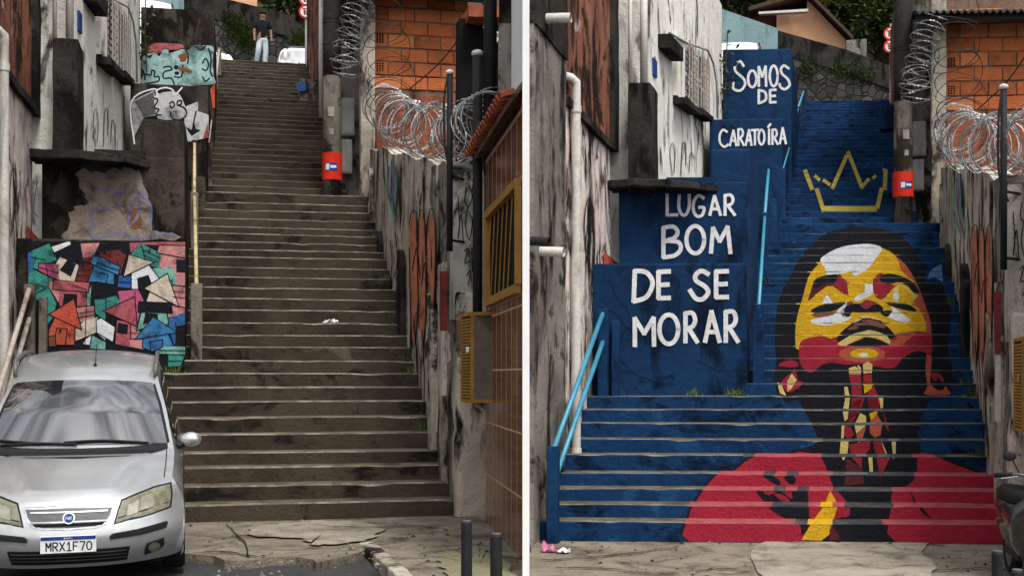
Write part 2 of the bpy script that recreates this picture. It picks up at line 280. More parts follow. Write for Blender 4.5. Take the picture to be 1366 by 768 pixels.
# ------------------------------------------------------------------ mesh helpers
LOC = {}
class MB:
    def __init__(s): s.v = []; s.f = []; s.m = []
    def add(s, vs_, fs, mi=0):
        o = len(s.v); s.v += [Vector(p) for p in vs_]; s.f += [tuple(i+o for i in f) for f in fs]; s.m += [mi]*len(fs); return s
    def hexa(s, p, mi=0): return s.add(p, [(0, 3, 2, 1), (4, 5, 6, 7), (0, 1, 5, 4), (1, 2, 6, 5), (2, 3, 7, 6), (3, 0, 4, 7)], mi)
    def box(s, S, u0, u1, v0, v1, z0, z1, mi=0, skew=True):
        k = FL.k if skew else 0; W = S.w
        return s.hexa([W(u0, v0+k*u0, z0), W(u1, v0+k*u1, z0), W(u1, v1+k*u1, z0), W(u0, v1+k*u0, z0),
                       W(u0, v0+k*u0, z1), W(u1, v0+k*u1, z1), W(u1, v1+k*u1, z1), W(u0, v1+k*u0, z1)], mi)
    def abox(s, c, sx, sy, sz, rz=0, mi=0):
        ca, sa = math.cos(rz), math.sin(rz); P = []
        for dz in (0, sz):
            for dx, dy in ((-sx/2, -sy/2), (sx/2, -sy/2), (sx/2, sy/2), (-sx/2, sy/2)):
                P.append((c[0]+dx*ca-dy*sa, c[1]+dx*sa+dy*ca, c[2]+dz))
        return s.hexa(P, mi)
    def prism(s, a, b, mi=0):
        n = len(a); return s.add(list(a)+list(b), [tuple(range(n))[::-1], tuple(range(n, 2*n))]+[(i, (i+1) % n, n+(i+1) % n, n+i) for i in range(n)], mi)
    def tube(s, pts, r, n=8, mi=0, caps=True):
        pts = [Vector(p) for p in pts]; rr = r if isinstance(r, (list, tuple)) else [r]*len(pts); o = len(s.v); up = None
        for i, p in enumerate(pts):
            t = (pts[min(i+1, len(pts)-1)]-pts[max(i-1, 0)]).normalized()
            if up is None: up = t.orthogonal().normalized()
            up = (up-t*up.dot(t)); up = up.normalized() if up.length > 1e-6 else t.orthogonal().normalized()
            b = t.cross(up)
            for j in range(n):
                a = 2*math.pi*j/n; s.v.append(p+(up*math.cos(a)+b*math.sin(a))*rr[i])
        for i in range(len(pts)-1):
            for j in range(n):
                s.f.append((o+i*n+j, o+i*n+(j+1) % n, o+(i+1)*n+(j+1) % n, o+(i+1)*n+j)); s.m.append(mi)
        if caps:
            s.f.append(tuple(o+j for j in range(n))[::-1]); s.m.append(mi)
            e = o+(len(pts)-1)*n; s.f.append(tuple(e+j for j in range(n))); s.m.append(mi)
        return s
    def ellipsoid(s, c, rx, ry, rz, mi=0, nu=12, nv=8):
        o = len(s.v)
        for i in range(nv+1):
            a = math.pi*i/nv
            for j in range(nu):
                b = 2*math.pi*j/nu; s.v.append(Vector((c[0]+rx*math.sin(a)*math.cos(b), c[1]+ry*math.sin(a)*math.sin(b), c[2]+rz*math.cos(a))))
        for i in range(nv):
            for j in range(nu): s.f.append((o+i*nu+j, o+(i+1)*nu+j, o+(i+1)*nu+(j+1) % nu, o+i*nu+(j+1) % nu)); s.m.append(mi)
        return s
    def build(s, name, mats, parent=None, label=None, cat=None, group=None, kind=None, rough=None, smooth=False, bevel=0):
        if not isinstance(mats, (list, tuple)): mats = [mats]
        xs = [p.x for p in s.v]; ys_ = [p.y for p in s.v]; zs = [p.z for p in s.v]
        o = Vector(((min(xs)+max(xs))/2, (min(ys_)+max(ys_))/2, min(zs)))
        me = bpy.data.meshes.new(name); me.from_pydata([p-o for p in s.v], [], s.f); me.validate()
        for i, p in enumerate(me.polygons):
            if i < len(s.m): p.material_index = s.m[i]
            p.use_smooth = smooth
        if rough or bevel:
            bm = bmesh.new(); bm.from_mesh(me); bmesh.ops.recalc_face_normals(bm, faces=bm.faces)
            if bevel:
                bmesh.ops.bevel(bm, geom=[e for e in bm.edges if len(e.link_faces) == 2 and e.calc_face_angle(0) > .5], offset=bevel, segments=2, affect='EDGES', profile=.6)
            if rough:
                seg, amp = rough
                for _ in range(6):
                    es = [e for e in bm.edges if e.calc_length() > seg]
                    if not es: break
                    bmesh.ops.subdivide_edges(bm, edges=es, cuts=1, use_grid_fill=True)
                bmesh.ops.triangulate(bm, faces=[f for f in bm.faces if len(f.verts) > 4])
                for vv in bm.verts:
                    q = vv.co+o; d = noise.noise_vector(q*2.1)+noise.noise_vector(q*6.3)*.5; vv.co += d*amp
            bm.to_mesh(me); bm.free()
        for m in mats: me.materials.append(m)
        ob = bpy.data.objects.new(name, me); col.objects.link(ob)
        return place(ob, o, parent, label, cat, group, kind)
def place(ob, o, parent=None, label=None, cat=None, group=None, kind=None):
    if parent: ob.parent = parent; ob.location = Vector(o)-LOC[parent]
    else: ob.location = o
    LOC[ob] = Vector(o)
    if label: ob['label'] = label
    if cat: ob['category'] = cat
    if group: ob['group'] = group
    if kind: ob['kind'] = kind
    return ob
def empty(name, o, label, cat, group=None):
    e = bpy.data.objects.new(name, None); col.objects.link(e); e.empty_display_size = .2
    return place(e, o, None, label, cat, group)
def piece(name, mesh, mw, parent, kind=None):
    ob = bpy.data.objects.new(name, mesh); col.objects.link(ob); ob.parent = parent
    ob.matrix_parent_inverse = Matrix.Identity(4); ob.matrix_basis = Matrix.Translation(-LOC[parent]) @ mw; LOC[ob] = mw.to_translation()
    return ob

# flat paint: even-odd polygons cut into trapezoids, laid on a vertical plane
def smooth(poly, n=4, closed=True):
    P = [Vector(p) for p in poly]; N = len(P); out = []
    for i in range(N if closed else N-1):
        a, b, c, d = (P[(i-1) % N], P[i], P[(i+1) % N], P[(i+2) % N]) if closed else (P[max(i-1, 0)], P[i], P[i+1], P[min(i+2, N-1)])
        for j in range(n):
            t = j/n; q = .5*((2*b)+(c-a)*t+(2*a-5*b+4*c-d)*t*t+(3*b-a-3*c+d)*t**3); out.append((q.x, q.y))
    if not closed: out.append(tuple(P[-1]))
    return out
def traps(poly, lo=None, hi=None):
    ys_ = [p[1] for p in poly]; lo = min(ys_) if lo is None else max(lo, min(ys_)); hi = max(ys_) if hi is None else min(hi, max(ys_))
    if hi-lo < 1e-5: return []
    cuts = sorted(set([lo, hi]+[y for y in ys_ if lo < y < hi])); out = []; N = len(poly)
    for a, b in zip(cuts, cuts[1:]):
        if b-a < 1e-6: continue
        m = (a+b)/2; xs = []
        for i in range(N):
            (x0, y0), (x1, y1) = poly[i], poly[(i+1) % N]
            if (y0 <= m) != (y1 <= m):
                f = lambda y: x0+(x1-x0)*(y-y0)/(y1-y0); xs.append((f(m), f(a), f(b)))
        xs.sort()
        for l_, r_ in zip(xs[::2], xs[1::2]): out.append([(l_[1], a), (r_[1], a), (r_[2], b), (l_[2], b)])
    return out
def ribbon(pts, wd, sm=True, n=5):
    P = [Vector(p) for p in (smooth(pts, n, False) if sm and len(pts) > 2 else pts)]; L_, R2 = [], []
    for i, p in enumerate(P):
        t = (P[min(i+1, len(P)-1)]-P[max(i-1, 0)]); t = t.normalized() if t.length > 0 else Vector((1, 0)); nn = Vector((-t.y, t.x))*wd/2
        if i == 0: p = p-t*wd*.25
        if i == len(P)-1: p = p+t*wd*.25
        L_.append(p+nn); R2.append(p-nn)
    return [[tuple(L_[i]), tuple(R2[i]), tuple(R2[i+1]), tuple(L_[i+1])] for i in range(len(P)-1)]
class Wall2D:
    """paint surface: pixel -> point on a vertical plane of one side, set off towards the viewer"""
    def __init__(s, S, kind, a, b=None, native=True): s.S = S; s.kind = kind; s.a = a; s.b = b; s.f = S.f if native else FL; s.native = native
    def pt(s, px, py, off):
        if s.kind == 'v': q = s.f.onv(px, py, s.a-off)
        elif s.kind == 'u': q = s.f.onu(px, py, s.a-math.copysign(off, s.a))
        else:
            d = Vector((s.b[1]-s.a[1], -(s.b[0]-s.a[0]))).normalized()
            if d.x*s.a[0]+d.y*s.a[1] > 0: d = -d
            q = s.f.onp(px, py, (s.a[0]+d.x*off, s.a[1]+d.y*off), (s.b[0]+d.x*off, s.b[1]+d.y*off))
        return s.S.n(*q) if s.native else s.S.w(*q)
    def fill(s, mb, poly, off, mi=0):
        for t in traps(poly): mb.add([s.pt(x, y, off) for x, y in t], [(0, 1, 2, 3)], mi)
    def quads(s, mb, qs, off, mi=0):
        for q in qs: mb.add([s.pt(x, y, off) for x, y in q], [(0, 1, 2, 3)], mi)

# ------------------------------------------------------------------ ground, hill, streets
def gz(X): t = max(0, min(1, (X+2.2)/2.6)); return -.062*(1-t)-.30*t
mb = MB(); xs = [-600, -120, -40, -12, -8, -5, -3, -2.2, -1.5, -.9, -.3, .4, 2, 5, 9, 14, 40, 120, 600]; ys_ = [-200, -40, -5, 4, 8, 10, 12, 14, 18, 40, 200, 900]
for y in ys_:
    for x in xs: mb.v.append(Vector((x, y, gz(x))))
n_ = len(xs)
for j in range(len(ys_)-1):
    for i in range(n_-1): mb.f.append((j*n_+i, j*n_+i+1, (j+1)*n_+i+1, (j+1)*n_+i)); mb.m.append(0)
mb.build('ground', M['asphalt'], kind='structure')
prof = [(14.6, -.6), (16, .2), (22, 3.6), (28, 6.0), (34, 8.3), (47, 8.6), (52, 12), (60, 24), (80, 42), (130, 75), (260, 90)]
def hz(y):
    for (a, za), (b, zb) in zip(prof, prof[1:]):
        if y <= b: return za+(zb-za)*(y-a)/(b-a)
    return prof[-1][1]
mb = MB(); ys_ = [14.6, 16, 19, 22, 25, 28, 31, 34, 40, 47, 49, 52, 54, 57, 60, 65, 72, 80, 100, 130, 180, 260]; xs = [-200, -120, -70, -45, -32, -24, -18, -14, -11, -8, -5, -2, 1, 4, 7, 10, 13, 17, 22, 30, 45, 70, 120, 200]
for y in ys_:
    for x in xs: mb.v.append(Vector((x, y, hz(y)+(2.2*noise.noise(Vector((x*.05, y*.05, 0))) if y > 50 else 0))))
n_ = len(xs)
for j in range(len(ys_)-1):
    for i in range(n_-1): mb.f.append((j*n_+i, j*n_+i+1, (j+1)*n_+i+1, (j+1)*n_+i)); mb.m.append(0)
mb.build('hill', M['earth'], kind='structure', smooth=True)

# pavements: bare side with a broken kerb line, painted side a continuous apron
def slab(name, S, pts, z, th, m, seg=None, label=None):
    """pts = ground points (u,v) of the side's own frame"""
    mb = MB(); a = [S.n(u, v, z-th) for u, v in pts]; b = [S.n(u, v, z) for u, v in pts]; mb.prism(a, b)
    return mb.build(name, m, kind='structure', rough=(.35, .010), label=label)
def jag(a, b, n, amp, seed=1):
    rr = random.Random(seed); return [(a[0]+(b[0]-a[0])*i/n+rr.uniform(-amp, amp)*(0 < i < n), a[1]+(b[1]-a[1])*i/n+rr.uniform(-amp, amp)*(0 < i < n)) for i in range(n)]
z0 = .012
def gp(S, px, py, z): u, v, _ = S.f.onz(px, py, z); return (u, v)
pl = [gp(SL, x, y, z0) for x, y in ((-60, 722), (60, 728), (150, 733), (246, 738))]
edge = [(246, 738), (285, 741), (300, 747), (330, 748), (362, 743), (395, 742), (418, 746), (422, 750), (450, 744), (478, 737), (489, 730), (497, 738), (508, 748), (520, 757), (538, 772), (552, 790)]
pl = pl[:-1]+[gp(SL, x, y, z0) for x, y in edge]+[gp(SL, 600, 850, z0), gp(SL, 696, 850, z0), (2.62, 9.2), (2.70, 13.2), (2.7, 15.2), (-2.75, 15.2), (-2.75, 14)]
slab('pavement', SL, pl, z0, .30, M['apron'])
zr = -.155
pr = [gp(SR, x, y, zr) for x, y in ((709, 705), (709, 880), (900, 900), (1100, 905), (1300, 900), (1420, 890))]+[(2.6, 13.4), (2.6, 14.2), (-3.3, 14.2)]
slab('pavement', SR, pr, zr, .30, M['apron'])
def patch(name, S, px, z, m, seed=0, sm=True):
    q = smooth(px, 7) if sm else px; mb = MB(); pts = [S.n(*S.f.onz(x+random.uniform(-7, 7), y+random.uniform(-1.6, 1.6), z)) for x, y in q]
    c = sum(pts, Vector())/len(pts); mb.add(pts+[c], [(i, (i+1) % len(pts), len(pts)) for i in range(len(pts))]); return mb.build(name, m, kind='structure')
patch('pavement_patch', SL, [(330, 712), (380, 697), (450, 694), (500, 700), (505, 712), (470, 722), (425, 726), (400, 718)], z0+.016, M['apronpale'])
patch('pavement_patch', SR, [(1022, 770), (1018, 725), (1100, 722), (1200, 716), (1238, 712), (1235, 740), (1230, 775)], zr+.016, M['apronpale'])
patch('moss_patch', SL, [(585, 742), (625, 730), (655, 736), (680, 752), (690, 780), (640, 790), (600, 764)], z0+.017, M['moss'])
# kerb stones on the bare side
for i, ((x0, y0), (x1, y1)) in enumerate((((488, 722), (512, 741)), ((513, 742), (545, 770)), ((546, 771), (590, 812)))):
    a = FL.onz(x0, y0, .03); b = FL.onz(x1, y1, .03); mb = MB(); d = Vector((b[0]-a[0], b[1]-a[1])).normalized(); nn = Vector((-d.y, d.x))*.07
    lo = [SL.n(p[0]+s_*nn.x, p[1]+s_*nn.y, -.25) for p, s_ in ((a, 1), (b, 1), (b, -1), (a, -1))]; hi = [SL.n(p[0]+s_*nn.x, p[1]+s_*nn.y, .035) for p, s_ in ((a, 1), (b, 1), (b, -1), (a, -1))]
    mb.prism(lo, hi); mb.build('kerb_stone', M['paleconc'], kind='structure', rough=(.12, .012), bevel=.02)
# dark cracks in the paving
for S, z, lines in ((SL, z0+.0165, [[(246, 738), (300, 735), (345, 741), (365, 736)], [(420, 700), (500, 703), (560, 700), (600, 706)], [(560, 738), (600, 732), (630, 735)], [(300, 697), (325, 720), (330, 742)]]),
                    (SR, zr+.0165, [[(720, 757), (800, 757), (850, 762), (905, 764)], [(925, 762), (960, 757), (1000, 762), (1010, 770)], [(700, 747), (760, 744), (830, 738), (905, 728)], [(1245, 760), (1300, 757), (1340, 758)]])):
    for ln in lines:
        mb = MB()
        q = [(x+random.uniform(-3, 3), y+random.uniform(-.8, .8)) for x, y in smooth(ln, 6, False)]
        for i in range(len(q)-1):
            wd = .012*(1+random.random()); a = S.n(*S.f.onz(*q[i], z)); b = S.n(*S.f.onz(*q[i+1], z)); o = Vector((0, wd, 0)); mb.add([a-o, b-o, b+o, a+o], [(0, 1, 2, 3)])
        mb.build('pavement_crack', M['void'], kind='structure')

# ------------------------------------------------------------------ staircases
def staircase(S, label, colour=None):
    f = S.f; root = empty('staircase', S.n(0, f.V[0], f.Z[0]), label, 'staircase', 'public stairways'); steps = []
    ul = (lambda u: .965*u-.6) if S.right else (lambda u: u)
    for i in range(f.N):
        if i < 9: u0, u1 = ul(-2.72), ul(2.46)
        elif i < 27: u0, u1 = ul(-.73), ul(2.48)
        else: u0, u1 = ul(-.42), ul(2.1)
        if i == 9: u0 = ul(-.72)
        if i == 8: pass
        zb, zt = f.Z[i], f.Z[i+1]; vf = f.V[i]; vb = (f.V[i+1] if i+1 < len(f.V) else vf+.4)+.10
        if i == f.N-1: vb = vf+.6
        if i == 8: vb = f.V[9]+.6
        n = max(10, int((u1-u0)/.13)); mb = MB(); o = 0; rows = []
        for j in range(n+1):
            u = u0+(u1-u0)*j/n; P = Vector((u*1.3, i*3.1, 0.)); d = .006*noise.noise(P*1.1)+.004*noise.noise(P*4); ch = max(0, noise.noise(Vector((u*2.2, i*7.7+3, 4)))-.24)*.10
            sag = .004*math.sin(u*1.1+i)
            vo = lambda v: v+f.k*u
            rows.append([S.n(u, vo(vf)+.004, zb-.28), S.n(u, vo(vf), zb), S.n(u, vo(vf), zt-.016+d*.5+sag*.5-ch*.5), S.n(u, vo(vf)+.009+ch*.6, zt-.004+d+sag-ch), S.n(u, vo(vf)+.05+ch*.6, zt+d*.6+sag-ch*.4), S.n(u, vo(vb), zt+sag*.3+.004), S.n(u, vo(vb), zb-.28)])
        m_ = len(rows[0])
        if colour:
            cmap = []
            for j in range(n):
                cc = colour(i, u0+(u1-u0)*(j+.5)/n, zt-.03); hit = i < 6 or random.random() < .35
                cmap.append({'crimson': (3, 3, 3) if i < 5 else (3, 2, 1), 'black': (4, 4, 4) if hit else (4, 2, 4), 'yellow': (5, 5, 5) if i < 6 else (5, 2, 1)}.get(cc, (0, 2, 1)))
        for r in rows: mb.v += r
        for j in range(n):
            for k_ in range(m_-1):
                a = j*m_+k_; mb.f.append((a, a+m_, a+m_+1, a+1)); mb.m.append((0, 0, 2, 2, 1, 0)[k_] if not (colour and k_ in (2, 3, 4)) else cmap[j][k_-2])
        mb.f.append(tuple(range(m_))); mb.m.append(0); mb.f.append(tuple(range(n*m_, n*m_+m_))[::-1]); mb.m.append(0)
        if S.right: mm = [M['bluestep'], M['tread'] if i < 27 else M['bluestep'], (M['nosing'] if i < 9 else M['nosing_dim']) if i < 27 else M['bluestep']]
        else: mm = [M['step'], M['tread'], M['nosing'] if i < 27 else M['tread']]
        if colour: mm = mm+[M['redtread'], M['blacktread'], paint_mat('yellow')]
        steps.append(mb.build('step', mm, root))
    return root, steps
stL, stepsL = staircase(SL, 'long bare grey concrete stairway climbing behind the parked car')

# ------------------------------------------------------------------ the face mural on the risers
def Z(x0, y0, s): return lambda *q: [(x0+x/s, y0+y/s) for x, y in q]
z1 = Z(1020, 295, 5.908); z2 = Z(1140, 295, 5.907); z3 = Z(1020, 415, 5.908); z4 = Z(1140, 415, 5.907); z5 = Z(1020, 530, 3.84); z6 = Z(1160, 530, 3.84); z7 = Z(900, 530, 3.84)
def ell(cx, cy, rx, ry, n=20): return [(cx+rx*math.cos(2*math.pi*i/n), cy+ry*math.sin(2*math.pi*i/n)) for i in range(n)]
MUR = []   # (colour, polygon, level, smooth?)
def mur(c, poly, lev, sm=True): MUR.append((c, smooth(poly, 3) if sm else poly, lev))
mur('black', [(1088, 321), (1103, 311), (1120, 306), (1140, 303), (1165, 304), (1187, 307), (1201, 313), (1213, 325.5), (1219.5, 339), (1233, 351), (1236, 361), (1233, 372), (1240, 379), (1257, 380), (1262, 397), (1268, 412), (1268, 430), (1265, 466), (1269, 483), (1270, 503), (1269, 517), (1265, 527), (1255, 532), (1242, 533), (1236, 541), (1228, 561), (1224, 582), (1229, 600), (1224, 612), (1222, 629), (1213, 645), (1193, 656), (1190, 676), (1194, 700), (1196, 722),
              (1080, 722), (1092, 690), (1106, 660), (1106, 636), (1096, 612), (1072, 603), (1050, 603), (1072, 597), (1090, 590), (1089, 578), (1076, 553), (1071, 543), (1062, 533), (1050.5, 536), (1042, 530), (1035, 518), (1033, 496), (1036, 483), (1034, 466), (1033.5, 447), (1035, 425), (1038, 403), (1044.5, 385), (1052, 373), (1062, 352), (1076, 334)], 0)
redl = z7((85, 745), (77, 600), (110, 530), (210, 400), (310, 370), (400, 305), (590, 290), (640, 277), (740, 300), (780, 370))+z5((330, 390), (352, 455), (425, 540), (432, 605), (365, 620), (205, 722), (195, 745))
mur('black', [(x-3.2, y-1.5) for x, y in redl[:8]]+redl[8:], 1); mur('crimson', redl, 2)
mur('black', z7((410, 472), (440, 470), (480, 500), (540, 475), (600, 520), (600, 472), (645, 470), (680, 475), (690, 600), (700, 640), (690, 665), (650, 705), (640, 650), (560, 615), (500, 580), (465, 540)), 3)
mur('crimson', z7((505, 490), (560, 500), (590, 530), (560, 535)), 4)
mur('black', z7((450, 398), (495, 396), (540, 425), (535, 450), (500, 435)), 3); mur('black', z7((560, 405), (600, 396), (622, 420), (605, 447), (575, 430)), 3)
mur('yellow', z5((337, 476), (376, 550), (350, 630), (332, 700), (290, 732), (190, 727), (240, 640), (300, 560)), 5, False)
mur('maroon', z5((335, 640), (378, 695), (388, 730), (330, 730)), 5, False)
mur('crimson', z6((250, 288), (345, 300), (560, 378), (630, 385), (655, 450), (690, 540), (690, 745), (140, 745), (112, 560), (122, 480), (205, 445), (245, 380)), 2)
mur('black', z6((330, 296), (350, 296), (470, 335), (585, 380), (550, 382), (440, 345)), 3, False)
mur('black', z6((203, 463), (240, 540), (270, 560), (322, 628), (270, 590), (222, 525)), 3, False)
mur('yellow', z1((440, 320), (365, 405), (330, 490), (300, 600), (265, 720))+z3((245, 110), (243, 250), (262, 300), (400, 330), (700, 330))+z4((300, 300), (500, 300), (600, 260), (600, 130))+z2((580, 740), (555, 670), (515, 560), (465, 450), (400, 345), (330, 282), (280, 240), (215, 212), (150, 185))+z1((768, 182), (610, 203), (472, 270)), 1)
mur('orange', z2((325, 278), (400, 340), (470, 450), (520, 560), (560, 670), (592, 768))+z4((605, 150), (605, 290), (570, 180), (560, 90))+z2((535, 740), (500, 680), (440, 650), (490, 600), (500, 565), (470, 480), (430, 440), (370, 390), (345, 320)), 2)
mur('white', z1((472, 268), (605, 203), (768, 180))+z2((150, 184), (217, 214), (170, 290), (110, 370), (50, 410), (0, 430))+z1((680, 400), (620, 412), (550, 415), (492, 422), (475, 370), (438, 315)), 2)
mur('crimson', z3((285, 240), (330, 215), (420, 195), (480, 200), (520, 215), (572, 205), (640, 255))+z4((10, 262), (260, 268), (330, 180), (400, 165), (480, 155), (560, 165), (607, 200), (606, 345), (575, 335), (500, 312), (420, 340), (370, 380), (330, 430), (270, 450), (150, 430), (60, 415))+z3((650, 420), (520, 405), (440, 430), (385, 475), (345, 480), (290, 430), (272, 370), (270, 300)), 3)
mur('orange', z4((265, 270), (330, 180), (400, 165), (480, 158), (450, 200), (400, 240), (380, 268)), 4)
mur('orange', ell(1150, 472, 31, 11), 4); mur('yellow', ell(1153, 471.5, 19, 7), 5, False); mur('white', ell(1152, 473, 6, 2.6), 6, False)
mur('orange', z4((570, 340), (606, 335), (602, 460), (596, 560), (640, 612), (690, 622), (715, 590), (728, 610), (750, 655), (555, 655), (575, 590), (560, 470)), 3)
mur('red', z4((600, 490), (640, 482), (680, 500), (705, 545), (690, 560), (655, 515), (640, 550), (612, 525)), 4)
mur('crimson', z3((108, 432), (160, 390), (240, 388), (268, 425), (230, 440)), 3); mur('crimson', z3((130, 555), (215, 480), (240, 450), (262, 540), (300, 560), (270, 600), (190, 638), (150, 600)), 3)
mur('pale', z3((178, 550), (215, 490), (252, 540), (215, 605), (180, 632)), 4, False); mur('pale', z3((100, 558), (130, 570), (150, 620), (172, 668), (120, 645)), 3, False)
mur('maroon', z1((340, 632), (350, 590), (378, 500), (480, 480), (560, 470), (588, 412), (650, 480), (662, 592), (620, 570), (540, 510), (490, 512), (430, 555), (380, 600)), 3, False)
mur('red', z1((545, 500), (590, 420), (648, 482), (660, 588), (620, 568)), 4, False)
mur('black', z1((380, 490), (400, 460), (460, 430), (560, 418), (582, 440), (550, 486), (480, 492), (400, 530)), 4)
mur('red', z2((145, 470), (170, 428), (225, 412), (300, 500), (340, 500), (300, 530), (240, 600), (190, 612), (152, 565)), 3); mur('crimson', z2((190, 490), (260, 490), (235, 560), (195, 570)), 4)
mur('black', z2((200, 440), (260, 413), (340, 423), (410, 450), (470, 490), (512, 562), (462, 560), (430, 520), (380, 492), (300, 490), (220, 488)), 4)
mur('pale', z2((330, 505), (400, 515), (480, 580), (490, 612), (460, 645), (330, 640), (300, 580)), 2); mur('yellow', z2((350, 515), (400, 530), (465, 590), (470, 620), (440, 642), (350, 640)), 3); mur('white', ell(1195.5, 395, 4, 5.5), 4, False)
mur('white', z2((80, 494), (142, 494), (146, 570), (100, 600), (20, 632), (0, 622), (0, 600), (40, 575), (80, 560)), 3, False)
mur('white', z1((490, 572), (540, 647), (450, 647)), 3, False)
mur('brown', z1((365, 735), (480, 712), (560, 712), (600, 690), (640, 640), (700, 640), (650, 760), (560, 768), (470, 768)), 3)
mur('black', z1((368, 702), (400, 680), (470, 655), (640, 638), (560, 700), (480, 712), (380, 722)), 5)
mur('white', z3((360, 78), (420, 52), (540, 28), (600, -35), (652, -78), (625, 0), (640, 42), (690, 42), (640, 75), (560, 100), (480, 112), (400, 102)), 5)
mur('red', z1((690, 660), (768, 640))+z2((90, 618), (170, 640), (215, 690), (95, 712), (0, 700)), 4)
mur('black', z1((600, 706), (680, 655), (768, 650))+z2((40, 658), (95, 692), (150, 655), (205, 662), (212, 712), (0, 716))+z1((690, 712), (665, 755), (625, 758)), 5)
mur('black', z2((205, 712), (292, 702), (262, 748), (225, 742)), 5)
mur('black', z2((240, 638), (360, 645), (440, 662), (492, 708), (410, 700), (300, 672)), 5)
mur('white', z4((268, 42), (300, 0), (290, -40), (360, 8), (432, 60), (430, 82), (380, 87), (300, 62)), 4)
mur('black', z3((570, 205), (620, 150), (690, 95), (768, 62))+z4((40, 52), (100, 45), (190, 66), (250, 112), (332, 200), (322, 222), (280, 222), (230, 188), (170, 170))+z3((768, 190), (690, 205), (600, 240), (575, 232)), 4)
mur('pale', z3((700, 92), (768, 60))+z4((40, 38), (140, 38), (215, 70), (170, 66), (90, 52), (0, 76)), 5)
mur('brown', z3((655, 135), (768, 84))+z4((60, 66), (150, 70), (245, 108), (225, 132), (110, 108), (0, 116))+z3((745, 128), (690, 146)), 5)
mur('rose', z3((720, 112), (768, 92))+z4((60, 76), (140, 78), (190, 95), (100, 90), (0, 100)), 6)
mur('pale', z3((578, 262), (600, 236), (700, 178), (768, 162))+z4((120, 148), (200, 168), (262, 202), (280, 262), (200, 216), (80, 200), (0, 225))+z3((700, 245), (640, 272)), 5); mur('black', z3((645, 268), (768, 215))+z4((80, 204), (170, 216), (240, 245), (262, 272), (0, 274)), 6)
for c, q in (('red', [(1132, 497), (1148, 496), (1150, 530), (1147, 545), (1138, 562), (1131, 562), (1136, 540), (1136, 515)]), ('pale', [(1132, 491), (1140, 488), (1149, 493), (1148, 499), (1133, 499)]), ('pale', [(1151, 486), (1157, 482), (1164, 486), (1163, 497), (1152, 498)]), ('pale', [(1143, 487), (1146, 487), (1149, 491), (1147, 493)]),
             ('red', [(1152, 499), (1163, 499), (1163, 510), (1152, 510)]), ('yellow', [(1152, 511), (1164, 511), (1163, 518), (1153, 525)]), ('crimson', [(1156, 526), (1166, 514), (1172, 530), (1173, 548), (1160, 545)]),
             ('pale', z5((408, -55), (425, -55), (437, 0), (430, 60), (425, 110), (410, 122), (400, 70), (412, 10))), ('pale', z5((395, 138), (408, 138), (405, 212), (392, 206))), ('pale', z5((390, 220), (430, 222), (425, 280), (405, 322), (384, 290))), ('pale', z5((490, 78), (520, 95), (520, 140), (470, 186), (460, 140))),
             ('red', z5((455, 20), (512, 0), (490, 70), (440, 115), (424, 126))), ('red', z5((408, 140), (440, 150), (460, 190), (432, 215), (405, 190))), ('red', z5((430, 240), (540, 220), (540, 265), (500, 300), (496, 362), (450, 312))), ('red', z5((555, 225), (600, 230), (620, 290), (640, 310), (592, 412), (575, 320))),
             ('red', z5((525, 0), (575, 0), (585, 50), (545, 75))), ('yellow', z5((535, 82), (580, 64), (575, 86), (545, 117))), ('orange', z5((540, 120), (577, 86), (602, 130), (595, 190), (565, 206), (538, 180))), ('orange', z5((470, 190), (520, 145), (500, 215), (485, 250))),
             ('pale', z5((585, 0), (607, 0), (607, 50), (595, 57))), ('pale', z5((598, 220), (625, 280), (640, 318), (622, 302), (610, 262))), ('pale', z5((650, 225), (672, 225), (672, 280), (660, 316))), ('pale', z5((530, 300), (552, 300), (556, 395), (540, 400))), ('maroon', z5((420, 310), (498, 362), (510, 440), (408, 452))), ('crimson', z5((606, 70), (622, 110), (640, 180), (622, 150)))):
    mur(c, q, 7, False)
mur('skyb', [(1237, 372), (1240, 363), (1246, 357), (1256, 352), (1258, 376), (1248, 370)], 1, False)
zc = Z(940, 60, 3.073)
for pts, wd in (([(486, 672), (700, 672)], 7.5), ([(488, 680), (460, 592)], 5.5), ([(440, 590), (412, 516)], 5.5), ([(453, 538), (470, 552)], 4.5), ([(488, 555), (512, 572)], 4.5), ([(524, 586), (582, 455)], 5), ([(588, 440), (646, 586)], 5), ([(654, 572), (672, 550)], 4.5), ([(692, 546), (700, 536)], 4), ([(734, 512), (742, 512), (738, 590)], 5.5), ([(726, 588), (708, 666)], 5.5)):
    for q in ribbon(zc(*pts), wd, False): MUR.append(('gold', q, 2))
def mural_colour(i, u, z_):
    best = None; lv = -1
    for c, poly, lev in MUR:
        if lev < lv: continue
        q = [(lambda p: (p[0], p[2]))(FR.onv(x, y, FR.V[i])) for x, y in poly]; ins = False
        for (x0, y0), (x1, y1) in zip(q, q[1:]+q[:1]):
            if (y0 > z_) != (y1 > z_) and u < x0+(x1-x0)*(z_-y0)/(y1-y0): ins = not ins
        if ins: best = c; lv = lev
    return best
stR, stepsR = staircase(SR, 'long stairway painted blue with a huge upturned face and a crown', mural_colour)
cols = sorted(set(c for c, _, _ in MUR)); cm = [paint_mat(c) for c in cols]
